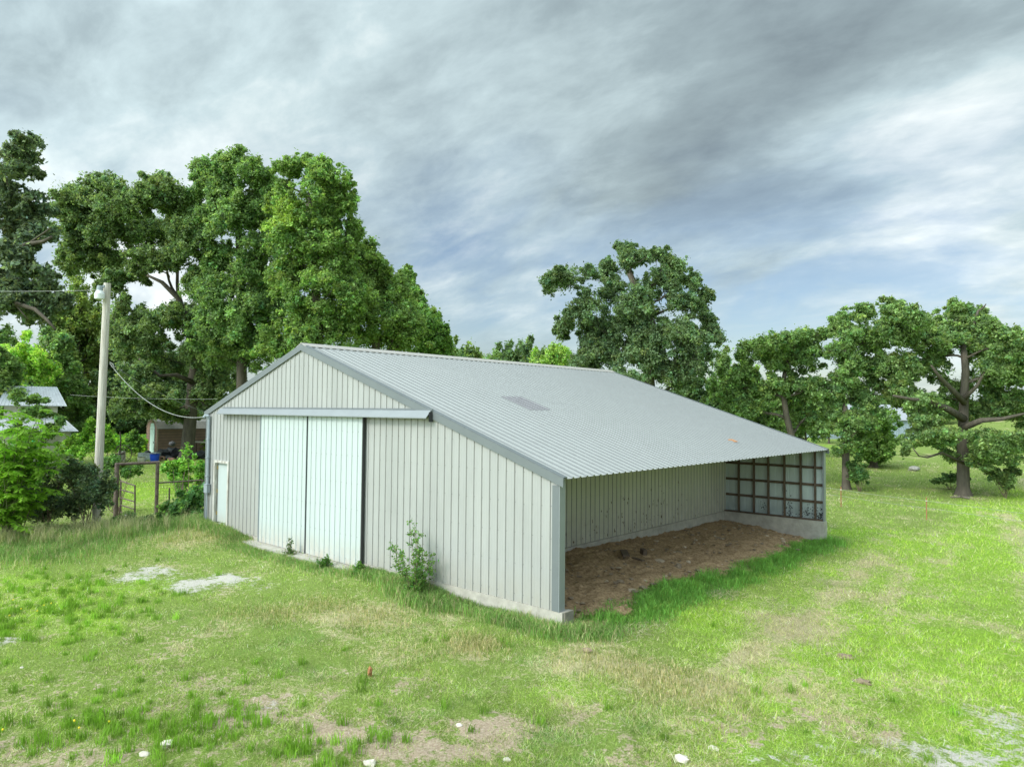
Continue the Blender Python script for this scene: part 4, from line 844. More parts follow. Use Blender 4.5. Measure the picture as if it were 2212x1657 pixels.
# ---------------------------------------------------------------- grass
def inbarn(x, y): return (x > -14.7) & (x < .13) & (y > -.03) & (y < 15.35)
def blades(name, x, y, hgt, wid, lean, col, seg=1, base_dz=0., kind='stuff', label=None, cat=None, direction=None):
    n = len(x); z = H(x, y)+base_dz-.01; a = rng.uniform(0, 2*math.pi, n) if direction is None else direction; b = rng.uniform(0, 2*math.pi, n)
    ld = np.stack([np.cos(a), np.sin(a), 0*a], -1); wd = np.stack([np.cos(b), np.sin(b), 0*b], -1)*wid[:, None]*.5; P = np.stack([x, y, z], -1)
    if seg == 1:
        up = np.stack([0*a, 0*a, hgt*np.cos(lean)], -1)+ld*(hgt*np.sin(lean))[:, None]
        V = np.stack([P-wd, P+wd, P+up], 1).reshape(-1, 3); Fq = np.arange(3*n).reshape(n, 3); C = np.repeat(col, 3, 0)
    else:
        m = P+np.stack([0*a, 0*a, hgt*.62], -1)+ld*(hgt*.22*np.sin(lean))[:, None]; t = P+np.stack([0*a, 0*a, hgt*(.62+.38*np.cos(lean*1.6))], -1)+ld*(hgt*(.22*np.sin(lean)+.45*np.sin(np.minimum(lean*1.6, 2))))[:, None]
        V = np.stack([P-wd, P+wd, m+wd*.8, m-wd*.8, t+wd*.1, t-wd*.1], 1).reshape(-1, 3); i = np.arange(n)[:, None]*6
        Fq = np.concatenate([i+[0, 1, 2, 3], i+[3, 2, 4, 5]], 0); C = np.repeat(col, 6, 0)
    o = mesh_np(name, V, Fq, M['grass'], col=np.clip(C, .003, .9)); return tag(o, label, cat, None, kind)
def grass():
    n = 780000; ang0 = math.atan2(FH[1], FH[0])
    a = ang0+np.radians(rng.uniform(-39, 39, n)); r = 1/rng.uniform(1/75, 1/7.2, n)
    x = CAM[0]+r*np.cos(a); y = CAM[1]+r*np.sin(a)
    k = ~inbarn(x, y); x, y, r = x[k], y[k], r[k]
    so, st, gr, lu = fields(x, y); mm = fbm(x*4, y*4, 4, 61); m2 = fbm(x*1.3, y*1.3, 3, 161)
    cov = np.clip(1.15-1.0*np.clip(so+(mm-.5)*1.4, 0, 1), .12, 1)*np.clip(1.1-1.6*np.clip(gr+(mm-.5), 0, 1), .02, 1)*(.35+1.3*np.clip(mm*1.2+m2*.5-.25, 0, 1))
    k = rng.random(len(x)) < cov; x, y, r, st, lu, mm, m2, so = [v[k] for v in (x, y, r, st, lu, mm, m2, so)]; n = len(x)
    isst = rng.random(n) < np.clip(.14+st*.8+so*.25, 0, .85)
    tall = np.clip(.6+.9*m2+.5*lu-.4*so, .3, 2)
    hgt = rng.uniform(.035, .10, n)*tall*np.maximum(1, r/22); wid = np.maximum(.0055, .00052*r)*rng.uniform(.7, 1.3, n)
    lean = np.where(isst, rng.uniform(.7, 1.5, n), rng.uniform(.15, 1.25, n))
    g = np.array([.215, .31, .062]); l = np.array([.35, .50, .065]); s = np.array([.60, .53, .32]); tl = np.clip(lu*.9+rng.normal(0, .15, n), 0, 1)[:, None]
    bl = np.clip((m2-.55)*3, 0, 1)[:, None]*(1-tl); g2 = g*(1-bl)+np.array([.17, .30, .09])*bl
    c = g2*(1-tl)+l*tl; c = 1.06*np.where(isst[:, None], s, c)*np.exp(rng.normal(0, .36, (n, 1)))*(.55+.9*mm[:, None])
    blades('grass', x, y, hgt, wid, lean, c)
def strip_grass():
    n = 46000; y = rng.uniform(.15, 15.5, n); cl = fbm(y*1.1, y*0+3, 3, 9)
    x = .42+rng.normal(0, .36, n)+.45*(fbm(y*.6, y*0+7, 3, 19)-.5)-np.clip((y-9)/6, 0, 1)*.45
    x = np.where((y < 2.5), x+.15, x); k = (rng.random(n) < .35+cl) & (x > -1.3) & ~((x < .16) & (y < .35)) & ~((x < .08) & (y > 14.9)); x, y = x[k], y[k]; n = len(x)
    mm = fbm(x*2.2, y*2.2, 3, 71)
    hgt = rng.uniform(.06, .36, n)*(.15+1.9*np.clip(mm-.1, 0, 1)**1.3)*np.exp(-((x-.3)/.85)**2); wid = rng.uniform(.008, .015, n); lean = rng.uniform(.2, 1.3, n)
    c = np.array([.17, .36, .065])*np.exp(rng.normal(0, .25, (n, 1)))*(.7+.6*mm[:, None]); yl = rng.random(n) < .12; c[yl] = np.array([.25, .36, .07])
    blades('tall_grass', x, y, hgt, wid, lean, c, seg=2)
def rough_grass():
    # taller unmown growth along walls, fence row and gate
    segs = [((-14.4, -.35), (-11.5, -.30), .25, 5000, .20), ((-5.9, -.25), (.1, -.30), .22, 15000, .20), ((-11.6, -.75), (-6, -.65), .25, 7000, .12), ((-3.9, -.6), (-2.6, -.6), .3, 3500, .26), ((.2, -.35), (.75, .5), .22, 2500, .22), ((.2, 15.0), (.3, 16), .2, 1200, .2)]
    X, Y, Hh = [], [], []
    for p, q, sd, n, h in segs:
        t = rng.random(n); x = p[0]+(q[0]-p[0])*t+rng.normal(0, sd, n); y = p[1]+(q[1]-p[1])*t+rng.normal(0, sd*.8, n)
        if p[1] < 0 and p[0] < 0: y = np.minimum(y, -.05)
        X.append(x); Y.append(y); Hh.append(np.full(n, h))
    A, B, C3 = gp(-40, 20.5), gp(250, 21.2), gp(480, 23.4)
    for p, q, sd, n, h in ((A, B, .75, 26000, .34), (B, C3, .55, 13000, .26), (gp(-40, 19), gp(200, 19.3), .8, 14000, .24)):
        t = rng.random(n); X.append(p[0]+(q[0]-p[0])*t+rng.normal(0, sd, n)); Y.append(p[1]+(q[1]-p[1])*t+rng.normal(0, sd, n)); Hh.append(np.full(n, h))
    x, y, h = map(np.concatenate, (X, Y, Hh)); k = ~inbarn(x, y); x, y, h = x[k], y[k], h[k]; n = len(x); mm = fbm(x*1.6, y*1.6, 3, 33)
    st = rng.random(n) < .22*(.3+1.4*mm)
    c = np.where(st[:, None], np.array([[.42, .37, .20]]), np.array([[.19, .33, .08]]))*np.exp(rng.normal(0, .25, (n, 1)))*(.65+.7*mm[:, None])
    blades('rough_grass', x, y, h*rng.uniform(.4, 1.2, n)*(.5+mm), rng.uniform(.006, .012, n), rng.uniform(.15, 1.2, n), c, seg=2)
def stalks():
    n = 260; A, C = gp(-40, 20.0), gp(330, 21.6); t = rng.random(n); x = A[0]+(C[0]-A[0])*t+rng.normal(0, .7, n); y = A[1]+(C[1]-A[1])*t+rng.normal(0, .7, n)
    x2 = np.repeat(x, 9)+rng.normal(0, .035, n*9); y2 = np.repeat(y, 9)+rng.normal(0, .035, n*9); h = np.repeat(rng.uniform(.45, .85, n), 9)*rng.uniform(.6, 1, n*9)
    blades('weed_stalks', x2, y2, h, rng.uniform(.006, .010, n*9), rng.uniform(.15, .8, n*9), np.array([.42, .40, .22])*np.exp(rng.normal(0, .25, (n*9, 1))), seg=2)
def straw_tufts():
    X, Y = [], []
    for px, py, sd, n in [(1040,1400,.28,1500),(1000,1385,.3,700),(820,1340,.5,1300),(600,1335,.35,700),(700,1310,.4,900),(520,1330,.4,600),(470,1150,.8,2500),(540,1160,.5,1200),(400,1165,.6,1200),(1340,1440,.4,900),(1480,1460,.5,1400),(1500,1510,.5,900),(1430,1480,.5,800),(1960,1490,.4,700),(1260,1420,.35,500),(880,1420,.5,600)]:
        P = onground(px, py); X.append(P[0]+rng.normal(0, sd, n)); Y.append(P[1]+rng.normal(0, sd, n))
    x, y = np.concatenate(X), np.concatenate(Y); k = ~inbarn(x, y) & (y < -.05); x, y = x[k], y[k]; n = len(x)
    c = np.array([.55, .47, .25])*np.exp(rng.normal(0, .2, (n, 1))); g = rng.random(n) < .45; c[g] = np.array([.22, .28, .07])
    blades('straw', x, y, rng.uniform(.05, .16, n), rng.uniform(.005, .009, n), rng.uniform(.3, 1.3, n), c, seg=2)
def thatch():
    # raked mown clippings lying in the right-hand field
    n = 60000; x = rng.uniform(.8, 14, n); y = rng.uniform(-6, 26, n); sw = fbm(x*.9+y*.12, y*.35, 4, 77); k = (rng.random(n) < np.clip((sw-.50)*6, 0, .5)); x, y = x[k], y[k]
    C_ = []
    for px, py, sd, m in [(1780,1260,.45,2600),(1700,1320,.5,2600),(1730,1380,.5,2200),(1650,1350,.4,1500),(1560,1290,.3,900),(1420,1280,.3,900),(1620,1225,.35,900),(1900,1240,.5,1200),(1380,1365,.25,700),(1850,1195,.6,1200),(1500,1225,.3,600),(2000,1280,.5,900)]:
        m = m//2; P = onground(px, py); C_.append((P[0]+rng.normal(0, sd, m), P[1]+rng.normal(0, sd*1.3, m)))
    x = np.concatenate([x]+[q[0] for q in C_]); y = np.concatenate([y]+[q[1] for q in C_]); k = ~inbarn(x, y); x, y = x[k], y[k]; n = len(x)
    c = np.array([.44, .38, .27])*np.exp(rng.normal(0, .3, (n, 1)))
    blades('cut_hay', x, y, rng.uniform(.08, .20, n), rng.uniform(.006, .011, n), rng.uniform(1.1, 1.5, n), c, base_dz=.045)
def weeds():
    # feathery upright weeds scattered over the foreground, and low leafy patches
    P = []
    for px, py, sd, n in [(60,1290,1.3,120),(100,1350,1.2,60),(40,1590,.8,28),(130,1590,.8,26),(240,1585,.3,14),(410,1590,.4,26),(480,1560,.4,16),(660,1630,.35,16),(650,1620,.2,8),(820,1600,.2,9),(500,1470,.9,12),(1100,1560,2.2,30),(1900,1560,1.2,16),(300,1640,.9,26),(120,1350,.8,40),(150,1640,1.2,16)]:
        g = onground(px, py)
        for _ in range(n): P.append((g[0]+rng.normal(0, sd), g[1]+rng.normal(0, sd)))
    X, Y, Hh, Cc = [], [], [], []
    for x, y in P:
        if inbarn(np.array(x), np.array(y)) or y > -.3 and x < 1: continue
        m = 46; h = rng.uniform(.08, .22); X.append(x+rng.normal(0, .022+h*.12, m)); Y.append(y+rng.normal(0, .022+h*.12, m)); Hh.append(h*rng.uniform(.35, 1.1, m)); Cc.append(np.array([.20, .36, .04])*math.exp(rng.normal(0, .18))*np.exp(rng.normal(0, .15, (m, 1))))
    x, y, h, c = map(np.concatenate, (X, Y, Hh, Cc)); n = len(x)
    blades('weeds', x, y, h, rng.uniform(.006, .011, n), rng.uniform(.0, .75, n), c, seg=2)
def weed_patch():
    # big-leaved bright weeds covering the back of the yard
    n = 26000; px = rng.uniform(150, 465, n); d = rng.uniform(54, 63, n); P = CAM+(RX[None]*((px-1106)/FPX)[:, None]+F_[None])*d[:, None]
    z = H(P[:, 0], P[:, 1])+rng.uniform(.0, 1.0, n)*(.55+.9*fbm(P[:, 0]*.7, P[:, 1]*.7, 3, 12)); P[:, 2] = z
    C = ground_noise_rgb((.24, .44, .055), n, .22, .12); V, F4, C = quads(P, .26, np.array([[-F_[0]*.3, -F_[1]*.3, .9]]), C, .8)
    tag(mesh_np('weed_patch', V, F4, M['leaf'], col=C), kind='stuff')
grass(); strip_grass(); rough_grass(); stalks(); straw_tufts(); thatch(); weeds(); weed_patch()
def flowers():
    f = MB()
    for px, py in [(28,1310),(45,1330),(95,1322),(110,1318),(20,1345),(80,1335),(170,1596),(235,1582),(5,1600),(160,1580)]:
        g = onground(px, py); V, Fs = blob((g[0], g[1], g[2]+.14), .016, 1, .1); f.add(V, Fs)
    m = mat('yellow_petals', (.75, .6, .03), .6, .1); tag(f.build('yellow_flowers', m), kind='stuff')
flowers()

# ---------------------------------------------------------------- rocks and clods
RK = [(360,1610,.085,'flat pale limestone rock at the bottom left, largest of the foreground'),(312,1634,.070,'pale rock at the very bottom left, nearest the frame edge'),(462,1594,.055,'small pale rock right of the two bottom-left rocks'),(150,1568,.040,'small tan stone standing alone in the weeds at lower left'),(930,1615,.060,'pointed pale rock near the bottom centre'),(800,1652,.075,'pale rock cut by the bottom edge left of centre'),(1095,1643,.05,'small pale rock near the bottom edge right of the pointed one'),
  (47,1443,.035,'small pale stone near the left edge below the gravel patch'),(890,1545,.035,'small grey stone above the pointed pale rock'),(992,1567,.040,'small tan stone on bare soil right of centre'),(1541,1620,.065,'flat pale stone in the short grass at the lower right'),(1473,1643,.085,'broad pale stone by the bottom edge at the lower right'),(1528,1378,.045,'small white and red fragment in the grass below the open bay'),(352,1492,.035,'small pink stone on the bare soil at the left')]
for px, py, r, lab in RK:
    g = onground(px, py); V, Fs = blob((g[0], g[1], g[2]+r*.25), r, 2, .13, (1.15, .9, .5)); tag(mesh_np('rock', V, Fs, M['rock'] if 'pink' not in lab else M['brick']), lab, 'rock', 'loose rocks lying in the foreground grass')
CL = [(1268,1408,.07,'dark clod near the grass in front of the concrete corner'),(1826,1423,.085,'long brown clod of hay in the right-hand grass, upper of two'),(1861,1477,.085,'brown clod of hay in the right-hand grass, lower of two'),(1345,1368,.06,'small dark clod beside the tall grass strip')]
for px, py, r, lab in CL:
    g = onground(px, py); V, Fs = blob((g[0], g[1], g[2]+r*.4), r, 2, .2, (1.5, .8, .6)); tag(mesh_np('clod', V, Fs, M['clod']), lab, 'clod', 'clods lying in the mown grass')
def clods():
    f = MB()
    for _ in range(480):
        x = rng.uniform(-3.5, .2); y = rng.uniform(.5, 14.8); r = abs(rng.normal(0, .028))+.012; V, Fs = blob((x, y, h1(x, y)+.07+.05*min(1, -x/3.6 if x < 0 else 0)), r, 1, .25, (1.3, 1, .6)); f.add(V, Fs, 1 if rng.random() < .18 else 0)
    tag(f.build('dirt_clods', [M['clod'], mat('pale_chips', (.42, .33, .24), .9, .2)]), kind='stuff')
clods()

# ---------------------------------------------------------------- utility pole, wires
def pole():
    b = at(207, 1142, 23); b[2] = h1(b[0], b[1]); t = at(232, 612, 23)
    T = empty('utility_pole', b, 'bleached wooden utility pole with a white yard lamp at its top', 'utility pole')
    m = MB(); m.tube([b-[0, 0, .3], b+(t-b)*.5, t], [.135, .125, .108], 14); o = m.build('pole', M['pole'], T, smooth=False)
    hm = MB(); hm.box(tuple(t+[-.02, -.13, -.16]), tuple(t+[.05, -.10, -.08])); hm.build('bolt_plate', M['greymetal'], T)
    c = at(215, 640, 22.75)
    m = MB(); m.lathe(c, [(.08, .20), (.09, .19), (.135, .11), (.155, .06), (.15, .05), (.145, -.08), (.13, -.10)], 18); la = m.build('yard_lamp', M['white'], T)
    m = MB(); m.lathe(c, [(.075, .34), (.085, .32), (.10, .202)], 14); m.build('lamp_ballast', M['greymetal'], la)
    m = MB(); m.tube([c+[0, 0, .26], (c+t)/2+[0, 0, .08], t-[0, 0, .12]], .018, 6); m.build('bracket', M['greymetal'], la)
    m = MB(); q = t+RH3*.12-[0, 0, .36]; m.tube([q+[0, 0, .08], q+RH3*.09+[0, 0, .05], q+RH3*.09-[0, 0, .09], q-[0, 0, .11]], .012, 6); m.build('insulator_hook', M['cable'], T)
    return t
RH3 = np.array([RH[0], RH[1], 0])
def wire(label, pts, r, name='overhead_wire', sag=0., group=None, n=24):
    P = []
    for a, b in zip(pts[:-1], pts[1:]):
        a, b = np.array(a), np.array(b)
        for i in range(n+1): t = i/n; P.append(a+(b-a)*t-np.array([0, 0, sag*4*t*(1-t)]))
    m = MB(); m.tube(P, r, 6); tag(m.build(name, M['cable']), label, 'wire', group)
tp_ = pole()
wire('thick twisted cable sagging from the pole to the conduit on the barn corner', [at(237, 785, 23.0), np.array([-14.46, -.2, 3.47])], .013, 'service_cable', .55)
wire('upper wire running from the pole lamp to the left frame edge', [at(214, 627, 22.9), at(-300, 618, 30)], .007, sag=.12)
wire('thin wire low between the outbuilding and the barn corner, crossing behind the pole', [at(152, 853, 39), at(470, 862, 33)], .007, sag=.08)
wire('thin sagging wire from the pole to the eave, above the thick cable', [at(237, 785, 23.1), at(452, 893, 25.9)], .004, sag=.15)
m = MB(); p = at(237, 785, 22.95); m.tube([p+[0, 0, .04], p+RH3*.10-[0, 0, .02], p+RH3*.16-[0, 0, .14], p+RH3*.05-[0, 0, .10]], .012, 6); tag(m.build('cable_clamp', M['cable']), 'grey cable clamp loop on the pole where the thick cable ends', 'clamp')

# ---------------------------------------------------------------- gate and fence
def gate():
    A = at(253, 1003, 25.0); B = at(340.5, 999, 25.9); ga = h1(A[0], A[1])-.2; gb = h1(B[0], B[1])-.2
    T = empty('pipe_gateway', (A[0], A[1], ga+.2), 'rusty pipe gateway frame with its small gate swung open, left of the barn', 'gateway')
    m = MB(); m.tube([(A[0], A[1], ga), A], .075, 12); m.build('post', M['rust'], T)
    m = MB(); m.tube([(B[0], B[1], gb), B], .065, 12); m.build('post', M['rust'], T)
    m = MB(); d = unit(B-A); m.tube([A-d*.06+[0, 0, -.0], B+d*.06], .055, 12); m.build('top_rail', M['rust'], T)
    L = [at(261, y, 25.0) for y in (1038.7, 1057.9, 1075.3, 1090.9, 1106.5)]; R = [at(291.5, y, 24.1) for y in (1048.9, 1065.7, 1083.7, 1100, 1116.7)]
    g = empty('gate', (0, 0, 0)); g.parent = T
    for a, b in zip(L, R):
        m = MB(); m.tube([a, b], .024, 8); m.build('rail', M['rust'], g)
    m = MB(); m.tube([L[0]+[0, 0, .02], L[-1]-[0, 0, .05]], .028, 8); m.build('stile', M['rust'], g)
    m = MB(); m.tube([R[0]+[0, 0, .02], R[-1]-[0, 0, .05]], .028, 8); m.build('stile', M['rust'], g)
    g_c = MB(); 
    B2 = at(438, 1037, 26.9); C1 = at(343, 1043, 25.9); D1 = at(341, 1093, 25.9); D2 = at(438, 1086, 26.9)
    F = empty('pipe_fence', (B2[0], B2[1], h1(B2[0], B2[1])), 'rusty pipe fence section with wires joining the gateway to the barn', 'fence')
    m = MB(); m.tube([C1, B2], .030, 8); m.build('rail', M['rust'], F)
    m = MB(); m.tube([D1, D2], .030, 8); m.build('rail', M['rust'], F)
    m = MB(); m.tube([(B2[0], B2[1], h1(B2[0], B2[1])-.2), B2], .04, 8); m.build('post', M['rust'], F)
    m = MB(); q = C1+(B2-C1)*.24; m.tube([(q[0], q[1], h1(q[0], q[1])-.1), q-[0, 0, .22]], .03, 6); m.build('post', M['rust'], F)
    m = MB()
    for t in np.linspace(.12, .9, 7): a = C1+(D1-C1)*t; b = B2+(D2-B2)*t; m.tube([a, b], .004, 4)
    for t in np.linspace(.04, .96, 14): a = C1+(B2-C1)*t; b = D1+(D2-D1)*t; m.tube([a, b], .003, 4)
    m.build('wire_mesh', M['rust'], F); F.children[-1]['kind'] = 'stuff' if False else 'part'
gate()
for c in bpy.data.objects:
    if c.get('kind') == 'part': del c['kind']
# rusty fence posts and wires of the pasture
PO = []
for px, top, bot, lab in [(1815, 1052, 1096, 'thin rusty orange fence post just right of the barn corner, nearer the oaks'), (1998.5, 1070, 1119, 'thin rusty orange fence post standing alone in the right-hand pasture')]:
    d = 1505*1.06/(bot-top); a = gp(px, d); m = MB(); T = empty('fence_post', a, lab, 'fence post', 'rusty posts of the pasture fence')
    m.tube([a-[0, 0, .15], a+[.0, 0, 1.04]], .022, 6); m.build('post', M['rustred'], T); m = MB(); m.box(tuple(a+[-.035, -.03, .86]), tuple(a+[.035, .03, .90])); m.build('insulator', M['milky'], T); PO.append(a)
e = unit(PO[1]-PO[0]); e0 = PO[0]-e*9; e1 = PO[1]+e*14
for z, w in ((.88, 'upper'), (.55, 'lower')):
    pts = [np.array([p[0], p[1], h1(p[0], p[1])+z]) for p in (e0, PO[0], PO[1], e1)]; wire(f'{w} of two thin fence wires strung between the rusty pasture posts', pts, .006, 'fence_wire', .03, 'wires of the pasture fence', n=6)

# ---------------------------------------------------------------- yard: shed, outbuilding, junk
def frame_(px, dep, skew=0.):
    o = gp(px, dep); ex = RH3; ey = unit(np.array([FH[0], FH[1], 0])+skew*RH3); return o, ex, ey
def lbox(mb, o, ex, ey, a, b, m=0):
    P = []
    for z in (a[2], b[2]):
        for x, y in ((a[0], a[1]), (b[0], a[1]), (b[0], b[1]), (a[0], b[1])): P.append(o+ex*x+ey*y+np.array([0, 0, z]))
    mb.add(P, [(0, 3, 2, 1), (4, 5, 6, 7), (0, 1, 5, 4), (1, 2, 6, 5), (2, 3, 7, 6), (3, 0, 4, 7)], m)
def shed():
    o, ex, ey = frame_(341, 52); ex, ey = unit(ex+ey*.85), unit(ey-ex*.85)
    if True:
        pass
    T = empty('metal_shed', o, 'brown metal garden shed with curved gambrel end and pale door, behind the yard oak', 'shed')
    Ln, Wd, Hw, Ht = 6.6, 3.1, 2.05, 2.75
    def P(x, y, z): return o+ex*x+ey*y+np.array([0, 0, z-.1])
    m = MB()
    for k in range(9):      # side wall: horizontal lapped panels facing the camera
        z0 = .1+k*(Hw-.1)/9; z1 = z0+(Hw-.1)/9; V = [P(0, -.03, z0), P(Ln, -.03, z0), P(Ln, 0, z1-.02), P(0, 0, z1-.02), P(0, .02, z1-.02), P(Ln, .02, z1-.02), P(Ln, .02, z0), P(0, .02, z0)]
        m.add(V, [(0, 1, 2, 3), (3, 2, 5, 4), (4, 5, 6, 7), (7, 6, 1, 0), (0, 3, 4, 7), (1, 6, 5, 2)])
        m.add([P(0, -.001, z1-.02), P(Ln, -.001, z1-.02), P(Ln, -.001, z1+.005), P(0, -.001, z1+.005)], [(0, 1, 2, 3)], 1)
    m.build('wall', [M['shedbrown'], M['darkgap']], T)
    prof = [(0, 0), (0, Hw), (.45, Ht-.18), (Wd/2, Ht), (Wd-.45, Ht-.18), (Wd, Hw), (Wd, 0)]
    m = MB(); m.prism([P(.0, y+.02, z) for y, z in prof], ex*.05)
    for z in np.arange(.3, Hw, .22): m.add([P(-.012, .03, z), P(-.012, Wd, z), P(-.012, Wd, z+.02), P(-.012, .03, z+.02)], [(0, 1, 2, 3)], 1)
    m.build('gable_end', [M['shedbrown'], M['darkgap']], T)
    m = MB()
    for (y0, z0), (y1, z1) in zip(prof[:-1], prof[1:]): m.prism([P(-.03, y0, z0), P(-.03, y1, z1), P(.02, y1, z1), P(.02, y0, z0)], np.array([0, 0, .05])+ey*.02)
    m.prism([P(-.03, -.05, 0), P(.06, -.05, 0), P(.06, -.05, Hw), P(-.03, -.05, Hw)], ey*.02)
    m.build('trim', M['shedtrim'], T)
    m = MB(); m.prism([P(-.02, .62, .1), P(-.02, 1.9, .1), P(-.02, 1.9, 1.98), P(-.02, .62, 1.98)], -ex*.03); d = m.build('door', M['dooraqua'], T)
    m = MB(); m.prism([P(-.03, .55, 2.0), P(-.03, 1.95, 2.0), P(-.03, 1.7, 2.45), P(-.03, .85, 2.45)], -ex*.02); m.build('door_header', M['dooraqua'], T)
    m = MB(); m.prism([P(-.055, .7, .95), P(-.055, .76, .95), P(-.055, .76, 1.1), P(-.055, .7, 1.1)], -ex*.03); m.build('handle', M['darkgap'], d)
    m = MB(); m.prism([P(-.06, -.10, Hw), P(-.06, .45, Ht-.17), P(-.06, Wd/2, Ht+.01), P(-.06, Wd-.45, Ht-.17), P(-.06, Wd+.1, Hw), P(-.06, Wd-.45, Ht-.20), P(-.06, Wd/2, Ht-.02), P(-.06, .45, Ht-.20)], ex*(Ln+.1)); m.build('roof', M['shedroof'], T)
    m = MB(); m.prism([P(0, Wd, 0), P(Ln, Wd, 0), P(Ln, Wd, Hw), P(0, Wd, Hw)], ey*.03); m.build('wall', M['shedbrown'], T)
shed()
def outbuilding():
    o, ex, ey = frame_(153, 42); ex, ey = unit(ex+ey*.8), unit(ey-ex*.8)
    T = empty('outbuilding', o, 'small weathered white outbuilding with tin roofs on two levels, half hidden by vines', 'shed')
    base = o[2]
    def P(x, y, z): return o+ex*x+ey*y+np.array([0, 0, z-base])
    z1 = at(100, 930, 42)[2]; Wd = 5.2
    m = MB()
    n = 14
    for k in range(n):
        a = base-.1+(z1-base+.1)*k/n; b = base-.1+(z1-base+.1)*(k+1)/n
        m.prism([P(-Wd, -.02, a), P(0, -.02, a), P(0, .0, b-.012), P(-Wd, .0, b-.012)], ey*.03)
    m.prism([P(-.0, 0, base-.1), P(-.0, 3.4, base-.1), P(0, 3.4, z1), P(0, 0, z1)], -ex*.05); m.build('wall', M['whiteboard'], T)
    m = MB(); m.box(tuple(P(-1.35, -.04, z1-.50)), tuple(P(-1.35, -.04, z1-.50)+np.array([.12, .03, .05]))); m.build('vent', M['darkgap'], T)
    zt = at(120, 902, 43.2)[2]; m = MB()
    V = [P(-Wd-.2, -.35, z1-.05), P(.38, -.35, z1-.05), P(-.28, 1.25, zt), P(-Wd+.2, 1.25, zt)]; m.prism(V, (0, 0, .03))
    for k in range(26):
        t = k/25; a = V[0]+(V[1]-V[0])*t+[0, 0, .03]; b = V[3]+(V[2]-V[3])*t+[0, 0, .03]; m.tube([a, b], .016, 4)
    m.build('lower_roof', M['tin'], T)
    z2 = at(120, 875, 43.4)[2]; m = MB(); m.prism([P(-3.2, 1.26, zt-.1), P(-.55, 1.26, zt-.1), P(-.55, 1.26, z2), P(-3.2, 1.26, z2)], ey*.06); m.prism([P(-.55, 1.32, zt-.1), P(-.55, 3.9, zt-.1), P(-.55, 3.9, z2), P(-.55, 2.6, z2+.9), P(-.55, 1.32, z2)], -ex*.05); m.build('upper_wall', M['whiteboard'], T)
    z3 = at(100, 838, 45.2)[2]; m = MB(); V = [P(-3.6, .95, z2-.08), P(-.12, .95, z2-.08), P(-.50, 2.7, z3), P(-3.0, 2.7, z3)]; m.prism(V, (0, 0, .03))
    V2 = [P(-3.6, 4.4, z2-.08), P(-.12, 4.4, z2-.08)]; m.prism([V[3]+[0, 0, .001], V[2]+[0, 0, .001], V2[1], V2[0]], (0, 0, .03))
    for k in range(20):
        t = k/19; a = V[0]+(V[1]-V[0])*t+[0, 0, .03]; b = V[3]+(V[2]-V[3])*t+[0, 0, .03]; m.tube([a, b], .016, 4)
    m.build('upper_roof', M['tin'], T)
    for x in (-1.5, -1.0, -.5):
        m = MB(); m.tube([P(x+.1, 1.0, z2-.12), P(x+.1, 1.3, z2-.08)], .04, 6); m.build('rafter_end', M['whiteboard'], T)
    m = MB(); q = P(.02, -.1, z1-.08); m.tube([q, q+[0, 0, -1.4]], .035, 6); m.build('downpipe', M['greymetal'], T)
outbuilding()
def tub(name, px, dep, py0, py1, w, mt, label, cat, hollow=True):
    g = gp(px, dep); h = (py1-py0)/FPX*dep; r = w/2/FPX*dep
    m = MB(); m.lathe(g, [(r*.82, 0), (r*.9, h*.1), (r, h*.92), (r*1.06, h*.94), (r*1.06, h), (r*.97, h), (r*.86, h*.15), (.01, h*.13)], 20); tag(m.build(name, M[mt]), label, cat)
tub('tub', 337, 47.2, 969, 985, 19, 'blue', 'bright blue round plastic tub before the brown shed', 'tub')
tub('tub', 309, 46.8, 975, 985, 17, 'milky', 'milky white round plastic tub beside the grey crate', 'tub')
tub('bucket', 77, 39.5, 948, 957, 10, 'green', 'bright green bucket by the wall of the white outbuilding', 'bucket')
bk = bpy.data.objects[[o.name for o in bpy.data.objects if o.get('category') == 'bucket'][0]]; bk.location = (0, 0, at(77, 957, 39.5)[2]-gp(77, 39.5)[2])
def stand():
    g = gp(77, 39.6); zt = at(77, 957.2, 39.5)[2]; m = MB(); T = empty('bench', g, 'old grey board bench holding the green bucket', 'bench')
    o = np.array([g[0], g[1], 0]); m2 = MB(); lbox(m2, o, RH3, np.array([FH[0], FH[1], 0]), (-.6, -.15, zt-.04), (.35, .25, zt-.003)); m2.build('top', M['conc_dark'], T)
    for sx in (-.55, .25):
        m2 = MB(); lbox(m2, o, RH3, np.array([FH[0], FH[1], 0]), (sx, -.1, g[2]-.1), (sx+.06, .2, zt-.042)); m2.build('leg', M['conc_dark'], T)
stand()
g = gp(320, 48.2); m = MB(); EY = np.array([FH[0], FH[1], 0]); lbox(m, g, RH3, EY, (-.62, 0, 0), (.62, .04, .48)); lbox(m, g, RH3, EY, (-.62, .7, 0), (.62, .74, .48)); lbox(m, g, RH3, EY, (-.62, .04, 0), (-.58, .7, .48)); lbox(m, g, RH3, EY, (.58, .04, 0), (.62, .7, .48)); lbox(m, g, RH3, EY, (-.58, .04, .0), (.58, .7, .36))
for k in range(8):
    for r_ in range(2): lbox(m, g, RH3, EY, (-.25+k*.1+.03*r_, -.004, .33+.06*r_), (-.21+k*.1+.03*r_, -.001, .36+.06*r_), 1)
tag(m.build('crate', [M['crate'], M['darkgap']]), 'grey-green plastic crate with rows of holes, behind the two tubs', 'crate')
p = gp(322, 48.6); crumple(p+[.0, 0, .50], .16, (1.6, 1, .7), M['black'], 'scrap_heap', 'small dark heap of scrap lying in the grey crate', 'scrap')
